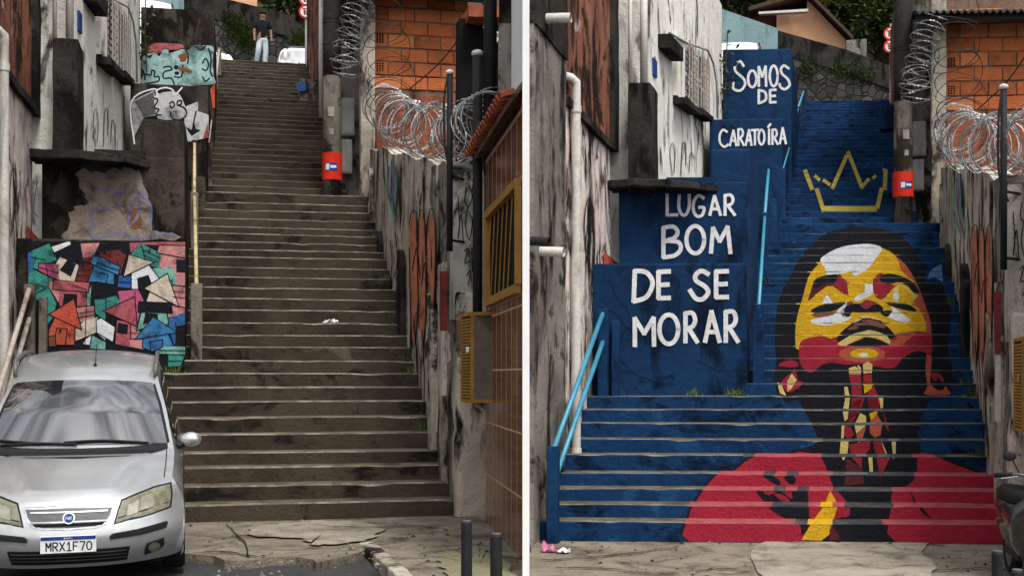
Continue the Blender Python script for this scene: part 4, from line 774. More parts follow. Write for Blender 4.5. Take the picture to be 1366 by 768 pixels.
    win([(152, 14), (161, 26), (161, 102), (152, 92)], [(150, 10), (163, 28), (163, 106), (150, 92)], [(150, 93), (163, 107), (163, 114), (150, 101)])
    mb = MB(); plane_slab(mb, S, p, q, [(110, -20), (126, 2), (126, 22), (110, 0)], .2); mb.build('sill', M['black_mould'], e)
    mb = MB(); plane_slab(mb, S, p, q, [(103, 14), (107, 20), (107, 46), (103, 40)], .03); mb.build('plaque', M['labelblue'], e)
    P = Wall2D(S, 'p', p, q, native=False)
    for j, ln in enumerate([[(128, 195), (125, 160), (128, 145), (131, 160), (130, 190)], [(138, 195), (140, 150), (144, 148), (144, 180)], [(148, 190), (150, 160), (154, 170)]]): mb = MB(); P.quads(mb, ribbon(ln, .8), .014+.0008*j); mb.build('graffiti', paint_mat('dkgrey'), wl)
    c = [FL.onp(x, y, p, q) for x, y in ((118, -20), (140, -3), (165, 10), (172, 30), (176, 60), (177, 110))]
    mb = MB(); mb.tube([S.w(a_[0]+.08, a_[1]-.02, a_[2]) for a_ in c], .022, 6); mb.build('cable', M['greybox'], e, smooth=True)
    # plant sprouting on the corner
    mb = MB(); b0 = S.w(q[0]+.1, q[1]-.15, FL.onv(182, 45, FL.v(32.5))[2]); rr = random.Random(3)
    for j in range(90):
        c_ = b0+Vector((rr.gauss(0, .13), rr.gauss(0, .1), rr.gauss(0, .42))); d1 = Vector((rr.uniform(-1, 1), rr.uniform(-1, 1), rr.uniform(-.4, .8))).normalized()*.07; d2 = d1.cross(Vector((rr.uniform(-1, 1), .3, .7))).normalized()*.03
        mb.add([c_-d1, c_+d2, c_+d1, c_-d2], [(0, 1, 2, 3)], j % 2)
    pe = empty('wall_plant', b0, 'weed sprouting at the corner of the white house by the %s' % T, 'plant', 'weeds on walls'); mb.build('foliage', [M['leaf1'], M['leaf3']], pe, kind='stuff')
    mb = MB(); mb.tube([b0+Vector((0, .1, -.8)), b0, b0+Vector((.03, -.02, .8))], .012, 5); mb.build('stem', M['bark'], pe)
# pipe stubs on the grey flank of the painted street
for (px, py, ln, rr, m, lb) in ((727, 25, .30, .055, 'pvc', 'white pipe stub sticking out of the blackened wall above the drainpipe elbow'), (722, 335, .26, .055, 'pvc', 'white pipe stub sticking out of the grey wall beside the drainpipe'), (709, 321, .2, .05, 'blackmetal', 'dark pipe stub sticking out of the grey wall beside a white stub')):
    u_, v_, z_ = FR.onu(px, py, .965*UL-.56); mb = MB(); mb.tube([SR.n(u_-.15, v_, z_+.0), SR.n(u_+ln*.5, v_-.02, z_-.01), SR.n(u_+ln, v_-.03, z_-.02)], rr, 12, caps=False)
    mb.tube([SR.n(u_+ln, v_-.03, z_-.02), SR.n(u_-.05, v_, z_)], rr*.86, 12, caps=False); mb.build('pipe_stub', M[m], None, lb, 'pipe', smooth=True)

# ------------------------------------------------------------------ utility pole, meter boxes, wall right of the upper flight
for S in (SL, SR):
    T = S.tag; v = FL.v(26.7); u, z_ = uz(443, 256, v); v += FL.k*u; zb = FL.z(27)-.02
    e = empty('utility_pole', S.w(u, v, zb), 'tall utility pole with red band and blue sticker on the %s' % T, 'pole', 'utility poles')
    yz = lambda y: FL.onv(443, y, FL.v(26.7))[2]
    mb = MB(); mb.tube([S.w(u, v, zb-.2), S.w(u, v, yz(180)), S.w(u, v, yz(101))], [.172, .165, .158], 18); mb.build('lower_shaft', M['polelow'], e, smooth=True)
    mb = MB(); mb.tube([S.w(u, v, yz(102)), S.w(u, v, yz(60)), S.w(u, v, yz(0)), S.w(u+.05, v, 12.5)], [.166, .17, .166, .155], 18); mb.build('upper_shaft', M['poleup'], e, smooth=True)
    mb = MB(); mb.tube([S.w(u, v, yz(241)), S.w(u, v, yz(205))], .184, 24, caps=True); bd = mb.build('red_band', M['red'], e, smooth=False)
    mb = MB(); c = S.w(u, v, 0)
    for r0, a0, a1, y0, y1, mi in ((.1865, -.55, .75, 230, 219, 0), (.188, -.45, -.05, 228.5, 220.5, 1), (.188, .05, .65, 226, 222.5, 1)):
        A = S.f.th
        for j in range(8):
            t0 = -math.pi/2+a0+(a1-a0)*j/8; t1 = -math.pi/2+a0+(a1-a0)*(j+1)/8; za, zb_ = S.w(u, v, yz(y0)).z, S.w(u, v, yz(y1)).z
            mb.add([(c.x+r0*math.cos(t), c.y+r0*math.sin(t), zz) for t, zz in ((t0, za), (t1, za), (t1, zb_), (t0, zb_))], [(0, 1, 2, 3)], mi)
    mb.build('sticker', [M['labelblue'], M['labelwhite']], bd)
    for r0, a0, a1, y0, y1, mi in ((.172, -.25, .45, 158, 145, 0), (.173, -.1, .35, 182, 174, 0)):
        mb = MB()
        for j in range(6):
            t0 = -math.pi/2+a0+(a1-a0)*j/6; t1 = -math.pi/2+a0+(a1-a0)*(j+1)/6; za, zb_ = S.w(u, v, yz(y0)).z, S.w(u, v, yz(y1)).z
            mb.add([(c.x+r0*math.cos(t), c.y+r0*math.sin(t), zz) for t, zz in ((t0, za), (t1, za), (t1, zb_), (t0, zb_))], [(0, 1, 2, 3)], mi)
        mb.build('torn_poster', mat('torn_paper', (.36, .34, .31), (.22, .2, .175), (.1, .09, .08), .5, 12., .9, .3), e)
    for y in (28, 33, 62): mb = MB(); mb.tube([S.w(u, v, yz(y)), S.w(u, v, yz(y)+.03)], .177, 14); mb.build('strap', M['blackmetal'], e)
    # meter boxes behind the pole
    for y0, y1, w_, lb in ((180, 131, 17, 'upper'), (231, 186, 14, 'lower')):
        vv = FL.v(27.6); a = uz(456, y0, vv); b = uz(456+w_, y1, vv); mb = MB(); mb.box(S, a[0], b[0], vv, vv+.25, a[1], b[1]); bx = mb.build('meter_box', M['greybox'], None, '%s grey meter box between pole and pillar by the %s' % (lb, T), 'meter box', 'meter boxes', bevel=.02)
        mb = MB(); mb.box(S, a[0]+.03, b[0]-.03, vv-.012, vv+.02, a[1]+.04, b[1]-.04); mb.build('door', M['greybox'], bx, bevel=.006)
    # dark house wall behind boxes, reaching up out of sight
    mb = MB(); mb.box(S, 1.95, 3.0, FL.v(28.3), FL.v(29.6), 4.2, 10.2, skew=True); mb.build('dark_gable_wall', M['greyrender'], None, 'grimy wall behind the meter boxes by the %s' % T, 'wall', 'grimy walls', rough=(.5, .01))
    e = empty('side_wall', S.w(2.2, FL.v(30), 5), 'tall reddish wall edging the top flight of the %s' % T, 'wall', 'walls edging the top flights')
    mb = MB(); mb.box(S, 2.12, 2.45, FL.v(29.7), FL.v(55), 5.0, 13.0, skew=False); mb.build('wall', M['rust_plaster'], e, rough=(.6, .012))
    mb = MB(); p0 = (2.05, FL.v(40)); mb.tube([S.w(*p0, 7.6), S.w(*p0, 12.9)], .06, 10); mb.tube([S.w(2.05, FL.v(40), 7.62), S.w(1.95, FL.v(39.9), 7.45), S.w(1.75, FL.v(39.8), 7.38)], .055, 10); mb.build('pipe', M['pvc'], e, smooth=True)
    # concrete block standing on the steps by that wall
    mb = MB(); i0 = 45; mb.box(S, 1.66, 2.12, FL.v(i0)-.12, FL.v(i0+3), FL.z(i0)-.1, FL.z(i0)+.62)
    bk = mb.build('concrete_block', M['blue'] if S.right else M['polelow'], None, 'concrete block painted blue on the top flight' if S.right else 'pale concrete block with a blue stencil on the top flight', 'block', rough=(.2, .01), bevel=.03)
    if not S.right:
        P = Wall2D(S, 'v', FL.v(i0)-.12); mb = MB(); P.fill(mb, smooth([(396, 112), (401, 109), (407, 112), (408, 120), (402, 122), (397, 120)], 3), .02); mb.build('stencil', paint_mat('bluec'), bk)

# ------------------------------------------------------------------ right-hand wall of each stair
UR = 2.50
for S in (SL, SR):
    T = S.tag; e = empty('boundary_wall', S.w(UR, FL.v(8), 1), 'streaked boundary wall with pink drip graffiti right of the %s' % T, 'wall', 'boundary walls right of the stairs')
    segs = ((494, 516, 2.44, 'paleconc'), (516, 545, 2.45, 'rightwall'), (545, 583, 2.45, 'rightwall'), (583, 603, 2.46, 'greyrender'))
    ty = lambda px: 196+(px-494)*.24+4*math.sin(px*.23); WS = {}
    for px0, px1, uu, mm in segs:
        n_s = 4; T_ = [FL.onu(px0+(px1-px0)*t/n_s, ty(px0+(px1-px0)*t/n_s), uu) for t in range(n_s+1)]; va, vb = T_[0][1], T_[-1][1]
        zb = lambda v_: FL.z(max(0, FL.idx(v_-FL.k*uu)))-.5
        q = [(p[1], p[2]) for p in T_]+[(vb, zb(vb)), ((va+vb)/2, zb((va+vb)/2)), (va, zb(va))]
        mb = MB(); mb.prism([S.w(uu, a_, b_) for a_, b_ in q], [S.w(uu+.32, a_, b_) for a_, b_ in q]); WS[px0] = mb.build('wall', M[mm], e, rough=(.22, .022))
    for px0, w_, y0, pr_, mm in ((499, .16, 225, .08, 'paleconc'), (512, .2, 310, .10, 'black_mould'), (541, .22, 335, .10, 'black_mould'), (580, .22, 395, .08, 'paleconc')):
        p_ = FL.onu(px0, y0, 2.46); i_ = FL.idx(p_[1]-FL.k*2.46); mb = MB(); q = [(p_[1]-w_, FL.z(max(0, i_-1))-.3), (p_[1]+w_, FL.z(i_+1)-.3), (p_[1]+w_, p_[2]+.05), (p_[1]+w_*.2, p_[2]), (p_[1]-w_, p_[2]-.25)]
        mb.prism([S.w(2.46-pr_, a_, b_) for a_, b_ in q], [S.w(2.56, a_, b_) for a_, b_ in q]); mb.build('buttress', M[mm], e, rough=(.14, .028), bevel=.02)
    wl = WS[545]
    mb = MB(); va = FL.v(1.2); mb.box(S, 2.40, 2.55, va+.0, va+.35, .1, 3.0); mb.build('buttress', M['paleconc'], e, rough=(.25, .02), bevel=.03)
    mb = MB(); mb.box(S, 2.42, 2.52, FL.v(3.6), FL.v(4.1), .3, 4.3); mb.build('pilaster', M['greyrender'], e, rough=(.25, .015), bevel=.02)
    # pink drips and tags
    P = Wall2D(S, 'u', 2.45, native=False); mb = MB()
    for q in ([(545, 300), (550, 281), (554, 290), (556, 330), (557, 400), (555, 440), (552, 462), (548, 440), (547, 380)], [(557.5, 310), (561, 283), (566, 296), (567.5, 360), (567, 420), (564, 470), (560, 440), (558.5, 380)], [(569, 312), (573, 282), (579, 296), (581, 350), (580, 400), (577, 432), (573, 456), (570.5, 400)]):
        P.fill(mb, q, .034)
    mb.build('graffiti', paint_mat('salmon'), wl); mb = MB()
    for j, ln in enumerate([[(546, 300), (549, 283), (556, 286), (558, 330)], [(557, 320), (560, 283), (566, 288), (569, 340)], [(568, 320), (573, 281), (580, 288), (582, 350)], [(550, 360), (556, 330), (560, 370)], [(562, 380), (567, 350), (571, 390)], [(546, 330), (547, 400), (549, 458)], [(558, 300), (557, 360), (559, 440)], [(569, 300), (568, 380), (571, 450)], [(581, 300), (580, 370), (578, 430)], [(552, 430), (557, 480), (558, 530)], [(563, 440), (566, 500), (565, 560)], [(571, 440), (574, 500), (572, 540)], [(520, 320), (523, 350), (520, 390), (526, 410)], [(527, 310), (530, 345), (526, 370)], [(533, 250), (536, 280), (534, 300)]]): P.quads(mb, ribbon(ln, 1.3), .036+.0005*j)
    mb.build('graffiti', paint_mat('black'), wl); mb = MB()
    for j, ln in enumerate([[(519, 222), (517, 245), (521, 270), (527, 292)], [(524, 215), (528, 240), (527, 270)]]): P.quads(mb, ribbon(ln, 3), .056+.0008*j)
    mb.build('graffiti', paint_mat('tealt'), wl); mb = MB(); P.fill(mb, smooth([(521, 225), (526, 218), (527, 255), (523, 262)], 3), .054); mb.build('graffiti', paint_mat('purple'), wl)
    # concrete pillar at the landing
    vv = FL.v(26.2); a = uz(481, 300, vv); b = uz(497, 300, vv); mb = MB(); mb.box(S, a[0], b[0]+.05, vv, vv+.22, 4.3, 11.5); mb.build('concrete_pillar', M['paleconc'], None, 'tall pale concrete pillar wrapped in razor wire by the %s' % T, 'pillar', 'concrete pillars', rough=(.3, .015), bevel=.02)
    # end pier and the scrawled white panel
    mb = MB(); va = FL.v(-.35); mb.box(S, 2.47, 3.05, va, va+1.2, -.2, 2.62); pr_ = mb.build('wall_pier', M['rightwall'], None, 'stained stub pier at the foot of the %s' % T, 'pier', 'wall piers', rough=(.25, .025), bevel=.05)
    mb = MB(); ra = FL.onv(592, 440, FL.v(-.35)); zc_ = FL.onv(592, 362, FL.v(-.35))[2]; mb.box(S, ra[0]-.03, ra[0]+.03, va-.06, va+.1, ra[2], zc_); mb.build('red_strip', paint_mat('dkred'), pr_, rough=(.2, .01)); mb = MB(); mb.box(S, ra[0]-.02, ra[0]+.025, va-.05, va+.1, ra[2]-.75, ra[2]-.01); mb.build('pale_strip', M['whitegraf'], pr_, rough=(.2, .01))
    mb = MB(); vq = FL.v(-.1); a = uz(604, 395, vq); b = uz(646, 228, vq); mb.box(S, a[0], b[0], vq, vq+.2, 2.3, b[1]); pn = mb.build('wall_panel', M['whitegraf'], None, 'pale wall panel scrawled with black tags behind the pier by the %s' % T, 'wall', 'scrawled wall panels', rough=(.3, .01))
    P = Wall2D(S, 'v', vq, native=False); mb = MB()
    for j, ln in enumerate([[(611, 262), (613, 300), (611, 318), (615, 285), (618, 322)], [(622, 250), (620, 268), (625, 275), (630, 262), (626, 248)], [(624, 275), (621, 300), (626, 320), (630, 295), (625, 282)], [(619, 335), (624, 332), (620, 350), (627, 348)], [(629, 330), (630, 362)], [(622, 368), (628, 360), (624, 380)], [(632, 240), (629, 258)]]): P.quads(mb, ribbon(ln, 1.3), .016+.0008*j)
    mb.build('graffiti', paint_mat('black'), pn)

# ------------------------------------------------------------------ hollow brick walls
bw, bh = .50, .262
bme = {}
def brick_mesh(l_, h_, m):
    key = (round(l_, 2), m)
    if key in bme: return bme[key]
    mb = MB(); pf = [(.012, 0), (.0, .010)]
    for j in range(4): c_ = h_*(j+.5)/4.0; pf += [(.0, c_-.008), (.0022, c_-.003), (.0022, c_+.003), (.0, c_+.008)]
    pf += [(.0, h_-.010), (.012, h_), (.12, h_), (.12, 0)]; mb.prism([(.0, y, z_) for y, z_ in pf], [(l_, y, z_) for y, z_ in pf]); me = bpy.data.meshes.new('brick'); me.from_pydata(mb.v, [], mb.f)
    me.materials.append(M[m]); bme[key] = me; return me
for S in (SL, SR):
    v0 = FL.v(26.6); uA, zA = uz(500, 118, v0); uB, _ = uz(624, 118, v0); zT = uz(560, -34, v0)[1]
    e = empty('brick_wall', S.w(uA, v0+FL.k*uA, zA), 'raw orange hollow brick wall behind razor wire by the %s' % S.tag, 'wall', 'orange brick walls')
    mb = MB(); mb.box(S, uA, uB, v0+.022, v0+.35, zA-.1, zT); mb.build('mortar', M['mortar'], e, rough=(.12, .014))
    mb = MB(); mb.box(S, uA+.02, uB-.02, v0+.01, v0+.35, 4.2, zA-.1); mb.build('base_wall', M['oldbrick'], e, rough=(.3, .02))
    pa = S.w(uA, v0+FL.k*uA, zA); pb = S.w(uB, v0+FL.k*uB, zA); L_ = (pb-pa).length; ax = (pb-pa).normalized(); rz = math.atan2(ax.y, ax.x); r_ = 0; rr = random.Random(5); zz = pa.z; zt_ = S.w(uA, v0, zT).z
    while zz+bh < zt_+.05:
        x = 0; off = (-.5 if r_ % 2 else 0)*bw
        x = off
        while x < L_-.05:
            x0 = max(0, x); x1 = min(L_, x+bw)
            if x1-x0 > .08:
                me = brick_mesh(x1-x0-.026, bh-.028, rr.choice(('brick', 'brick', 'brick2', 'brick3')))
                mw = Matrix.Translation(pa+ax*(x0+.009)+Vector((0, 0, zz-pa.z+.01+rr.uniform(-.003, .003)))) @ Matrix.Rotation(rz, 4, 'Z') @ Matrix.Translation((0, rr.uniform(-.012, .006), 0)) @ Matrix.Rotation(rr.uniform(-.008, .008), 4, 'Y')
                piece('brick', me, mw, e)
            x += bw
        zz += bh; r_ += 1
    # vent bricks at the edge
    mb = MB()
    for r2 in range(2):
        for j in range(3):
            for k_ in range(4): z2_ = zA+bh*(1.05+2.1*r2)+.05+k_*.045; mb.box(S, uA+.03+j*.05, uA+.06+j*.05, v0-.016, v0+.05, z2_, z2_+.028)
    mb.build('vent_holes', M['void'], e, kind='stuff')
    # corrugated roof above
    mb = MB(); va, vb = FL.v(24.8), FL.v(34); ua, ub = uz(462, 0, FL.v(24.8))[0], uz(664, 0, FL.v(24.8))[0]; n = 90; ze = uz(500, -18, FL.v(24.8))[1]
    for j in range(n+1):
        u = ua+(ub-ua)*j/n; d = .035*math.cos(j*math.pi/2*1.0)
        mb.v += [S.w(u, va+FL.k*u, ze+d), S.w(u, vb+FL.k*u, ze+1.5+d), S.w(u, vb+FL.k*u, ze+1.52+d), S.w(u, va+FL.k*u, ze+.02+d)]
    for j in range(n):
        for k_ in range(4): mb.f.append((j*4+k_, j*4+(k_+1) % 4, j*4+4+(k_+1) % 4, j*4+4+k_)); mb.m.append(0)
    rf = mb.build('metal_roof', M['darkroof'], None, 'dark corrugated metal roof over the orange bricks by the %s' % S.tag, 'roof', 'corrugated roofs')
    mb = MB()
    for t in (.05, .5, .95): u = ua+(ub-ua)*t; mb.box(S, u-.05, u+.05, va+.1, vb-.1, ze-.14, ze-.02) if False else None
    for v_ in (va+.15, va+1.2): zz_ = ze+1.5*(v_-va)/(vb-va); mb.box(S, ua, ub, v_, v_+.08, zz_-.16, zz_-.03)
    mb.build('purlin', M['blackmetal'], rf)

# ------------------------------------------------------------------ razor wire
def razor(S, pts, rad, turns, wr, m, label, squash=1.0, barbs=True, group='razor wire coils', seed=1):
    rr = random.Random(seed); path = smooth3(pts, 12); N = int(turns*26); P = []; ln = [0]
    for a, b in zip(path, path[1:]): ln.append(ln[-1]+(b-a).length)
    tot = ln[-1]; ph = rr.random()*6
    for i in range(N+1):
        s_ = tot*i/N; k_ = 0
        while k_ < len(ln)-2 and ln[k_+1] < s_: k_ += 1
        t = (s_-ln[k_])/max(1e-6, ln[k_+1]-ln[k_]); c = path[k_].lerp(path[k_+1], t); d = (path[k_+1]-path[k_]).normalized()
        sd_ = d.cross(Vector((0, 0, 1))); sd_ = sd_.normalized() if sd_.length > .15 else Vector((1, 0, 0)); up = sd_.cross(d).normalized()
        a = ph+2*math.pi*turns*i/N; q = rad*(1+.22*noise.noise(Vector((i*.02, seed, 0)))); w_ = noise.noise_vector(Vector((i*.022, seed*3., 1)))*rad*.22
        tilt = .45*math.sin(a*.5+seed)
        P.append(c+(sd_*math.cos(a)+up*math.sin(a)*squash)*q+d*(rad*tilt*math.sin(a))+w_)
    e = empty('razor_wire', P[0], label, 'razor wire', group); mb = MB(); mb.tube(P, wr, 5); mb.build('wire', m, e)
    if barbs:
        mb = MB(); step = 2
        for i in range(1, len(P)-1, step):
            t = (P[i+1]-P[i-1]).normalized(); o = t.orthogonal().normalized(); o.rotate(Matrix.Rotation(rr.uniform(0, 6.28), 3, t)); L_ = .040; h_ = .021
            mb.add([P[i]-t*L_+o*h_, P[i]+o*.006, P[i]+t*L_+o*h_, P[i]+t*L_-o*h_, P[i]-o*.006, P[i]-t*L_-o*h_], [(0, 1, 4, 5), (1, 2, 3, 4)])
        b = mb.build('barbs', m, e, kind='stuff')
    return e
def smooth3(pts, n):
    P = [Vector(p) for p in pts]; out = []
    for i in range(len(P)-1):
        a, b, c, d = P[max(i-1, 0)], P[i], P[i+1], P[min(i+2, len(P)-1)]
        for j in range(n): t = j/n; out.append(.5*((2*b)+(c-a)*t+(2*a-5*b+4*c-d)*t*t+(3*b-a-3*c+d)*t**3))
    return out+[P[-1]]
for S in (SL, SR):
    T = S.tag
    q = lambda px, py, i: S.w(*FL.onv(px, py, FL.v(i)))
    qu = lambda px, py, u: S.w(*FL.onu(px, py, u))
    razor(S, [q(482, -12, 25.6), q(472, 30, 25.4), q(463, 62, 25.2), q(463, 100, 25)], .27, 14, .006, M['wire'], 'silver razor wire coil hanging left of the pillar by the %s' % T, seed=2)
    razor(S, [q(515, -25, 25.2), q(512, 30, 24.6), q(520, 80, 23.6), q(522, 122, 22.5), q(520, 150, 21)], .40, 9, .007, M['rustwire'], 'loose dark wire loops in front of the orange bricks by the %s' % T, seed=3, barbs=False)
    razor(S, [qu(512, 140, 2.6), qu(530, 158, 2.62), qu(552, 172, 2.62), qu(575, 178, 2.62), qu(594, 180, 2.62)], .37, 22, .0075, M['wire'], 'dense silver razor wire coil on the wall top by the %s' % T, seed=4)
    razor(S, [qu(606, 186, 2.7), qu(628, 172, 2.7), qu(642, 163, 2.72), qu(657, 156, 2.72)] if not S.right else [qu(606, 186, 2.7), qu(628, 172, 2.7), qu(655, 158, 2.72)], .30, 17 if not S.right else 9, .0075, M['wire'], 'silver razor wire coil stretched %s' % ('above the clay tiled eave' if not S.right else 'beyond the capped pole by the blue painted stairs'), seed=5)
    # slim black poles
    v1 = FL.onu(600, 200, 2.38)[1]
    mb = MB(); z1_ = FL.onu(600, 97, 2.38)[2]; e = empty('fence_pole', S.w(2.38, v1, 2.5), 'slim black pole with white cap against the boundary wall by the %s' % T, 'pole', 'slim capped poles'); mb.tube([S.w(2.38, v1, FL.onu(600, 335, 2.38)[2]), S.w(2.38, v1, z1_)], .035, 10); mb.build('shaft', M['blackmetal'], e, smooth=True)
    for yb in (235, 320): zb_ = FL.onu(600, yb, 2.38)[2]; mb = MB(); mb.tube([S.w(2.38, v1, zb_), S.w(2.62, v1+.22, zb_)], .016, 6); mb.build('bracket', M['blackmetal'], e)
    mb = MB(); c = S.w(2.38, v1, z1_); mb.ellipsoid(c, .05, .05, .035); mb.build('cap', M['whitecap'], e, smooth=True)
    mb = MB(); mb.tube(smooth3([c+Vector((0, 0, .03)), c+Vector((-.06, -.03, -.3)), c+Vector((-.05, 0, -.9)), c+Vector((.05, 0, -1.2))], 6), .012, 6); mb.build('cable', M['blackmetal'], e, smooth=True)

# ------------------------------------------------------------------ tiled house at the foot of the bare stairs
tp, tq = (2.44, 9.95), (2.70, 13.0)
S = SL; e = empty('tiled_house', S.w(2.6, 11.5, 0), 'house front of brown glazed tiles with clay tile eave', 'house')
ax2 = Vector((tq[0]-tp[0], tq[1]-tp[1])); TL = ax2.length; ax2.normalize(); nrm = Vector((-ax2.y, ax2.x))
p0 = FL.onp(697.5, 400, tp, tq)[:2]; p0 = (p0[0], p0[1])
def tw(s_, z_, o=0.): return SL.n(p0[0]+ax2.x*s_+nrm.x*o, p0[1]+ax2.y*s_+nrm.y*o, z_)
TLn = (Vector(tq)-Vector(p0)).length
mb = MB(); mb.prism([tw(0, -.2), tw(TLn, -.2), tw(TLn, -.2, -.35), tw(0, -.2, -.06)], [tw(0, 4.05), tw(TLn, 4.05), tw(TLn, 4.05, -.35), tw(0, 4.05, -.06)]); mb.build('wall', M['grout'], e)
def sofpx(px, py): P = FL.onp(px, py, tp, tq); return (Vector(P[:2])-Vector(p0)).dot(ax2), P[2]
ws0, wzt = sofpx(699, 250); ws1, wzt2 = sofpx(655, 283); _, wzb = sofpx(657, 402); wz1 = (wzt+wzt2)/2; ws0 = max(.02, ws0)
tl, th_ = .36, .575; tme = {}
def tile_mesh(l_, h_):
    k = (round(l_, 3), round(h_, 3))
    if k not in tme:
        mb = MB(); mb.hexa([(0, 0, 0), (l_, 0, 0), (l_, -.014, 0), (0, -.014, 0), (0, 0, h_), (l_, 0, h_), (l_, -.014, h_), (0, -.014, h_)]); me = bpy.data.meshes.new('tile'); me.from_pydata(mb.v, [], mb.f)
        bm = bmesh.new(); bm.from_mesh(me); bmesh.ops.recalc_face_normals(bm, faces=bm.faces); bmesh.ops.bevel(bm, geom=bm.edges[:], offset=.004, segments=1, affect='EDGES'); bm.to_mesh(me); bm.free(); me.materials.append(M['tile']); tme[k] = me
    return tme[k]
wa = (tw(1, 0)-tw(0, 0)); rzt = math.atan2(-wa.y, -wa.x)
zz = -.02
while zz < 3.95:
    s_ = 0.
    while s_ < TLn-.05:
        l_ = min(tl, TLn-s_); h_ = min(th_, 4.03-zz); cells = [(s_, s_+l_, zz, zz+h_)]
        if s_+l_ > ws0-.05 and s_ < ws1+.05 and zz+h_ > wzb-.05 and zz < wz1+.05:
            cells = []
            if zz < wzb-.12: cells.append((s_, s_+l_, zz, wzb-.06))
            if zz+h_ > wz1+.12: cells.append((s_, s_+l_, wz1+.06, zz+h_))
            if s_+l_ > ws1+.12: cells.append((max(s_, ws1+.06), s_+l_, max(zz, wzb-.06), min(zz+h_, wz1+.06)))
        for a, b, c, d in cells:
            if b-a > .03 and d-c > .03: piece('tile', tile_mesh(b-a-.022, d-c-.012), Matrix.Translation(tw(b-.011, c+.006, 0.001)) @ Matrix.Rotation(rzt, 4, 'Z') @ Matrix.Scale(-1, 4, (0, 1, 0)) @ Matrix.Identity(4), e)
        s_ += tl
    zz += th_
# grille window
wn = empty_part = None
mb = MB(); mb.prism([tw(ws0, wzb, .002), tw(ws1, wzb, .002), tw(ws1, wz1, .002), tw(ws0, wz1, .002)], [tw(ws0, wzb, .012), tw(ws1, wzb, .012), tw(ws1, wz1, .012), tw(ws0, wz1, .012)]); wn = mb.build('window', M['void'], e)
mb = MB()
for a, b, c, d in ((ws0, ws1, wzb-.05, wzb+.03), (ws0, ws1, wz1-.03, wz1+.05), (ws1-.03, ws1+.05, wzb+.03, wz1-.03), (ws0-.03, ws0+.03, wzb+.03, wz1-.03)):
    mb.prism([tw(a, c, .013), tw(b, c, .013), tw(b, d, .013), tw(a, d, .013)], [tw(a, c, .07), tw(b, c, .07), tw(b, d, .07), tw(a, d, .07)])
mb.build('frame', M['ochre'], wn)
nb = 7
for j in range(nb):
    a = ws1-.05-(ws1-ws0)*(j-.6)/nb*1.0; zlo, zhi = wzb+.035, wz1-.035; dz = (zhi-zlo); run = .32
    pts = [(a+run, zlo), (a, zhi)]
    s0_, s1_ = pts[0][0], pts[1][0]
    if s0_ > ws1-.04: t = (s0_-(ws1-.04))/run; s0_, zlo = ws1-.04, zlo+dz*t
    if s1_ < ws0+.04: t = ((ws0+.04)-s1_)/run; s1_, zhi = ws0+.04, zhi-dz*t
    if zhi-zlo < .1: continue
    mb = MB(); mb.prism([tw(s0_-.020, zlo, .02), tw(s0_+.020, zlo, .02), tw(s1_+.020, zhi, .02), tw(s1_-.020, zhi, .02)], [tw(s0_-.020, zlo, .028), tw(s0_+.020, zlo, .028), tw(s1_+.020, zhi, .028), tw(s1_-.020, zhi, .028)]); mb.build('slat', M['ochre'], wn)
# clay tile eave
rme = None; rt = empty
mb = MB(); mb.prism([tw(0, 4.05, .12), tw(TLn+.2, 4.05, .12), tw(TLn+.2, 4.25, -.42), tw(0, 4.25, -.03)], [tw(0, 4.11, .12), tw(TLn+.2, 4.11, .12), tw(TLn+.2, 4.31, -.42), tw(0, 4.31, -.03)]); rf = mb.build('roof', M['mortar'], e)
mb = MB(); nn = 9
ring = [(math.cos(math.pi*j/nn), math.sin(math.pi*j/nn)) for j in range(nn+1)]
vs0 = [(.085*c, 0, .075*s_) for c, s_ in ring]+[(.068*c, 0, .058*s_) for c, s_ in ring[::-1]]; vs1 = [(x*.85, .42, z_*.85) for x, _, z_ in vs0]
m_ = len(vs0); mb.add(vs0+vs1, [tuple(range(m_))[::-1], tuple(range(m_, 2*m_))]+[(j, (j+1) % m_, m_+(j+1) % m_, m_+j) for j in range(m_)])
rme = bpy.data.meshes.new('roof_tile'); rme.from_pydata(mb.v, [], mb.f); rme.materials.append(M['terracotta'])
back = (tw(0, 0, -1)-tw(0, 0, 0)); rzr = math.atan2(back.y, back.x)-math.pi/2
nt_ = int((TLn+.2)/.175)
for j in range(nt_+1):
    s_ = .03+j*.175
    for r2 in range(1):
        piece('roof_tile', rme, Matrix.Translation(tw(s_, 4.10+.13*r2+random.uniform(-.008, .008), .20-.36*r2)) @ Matrix.Rotation(rzr+random.uniform(-.03, .03), 4, 'Z') @ Matrix.Rotation(.32, 4, 'X') @ Matrix.Scale(max(.3, min(1, .32+s_/1.6)), 4, (0, 1, 0)), rf)
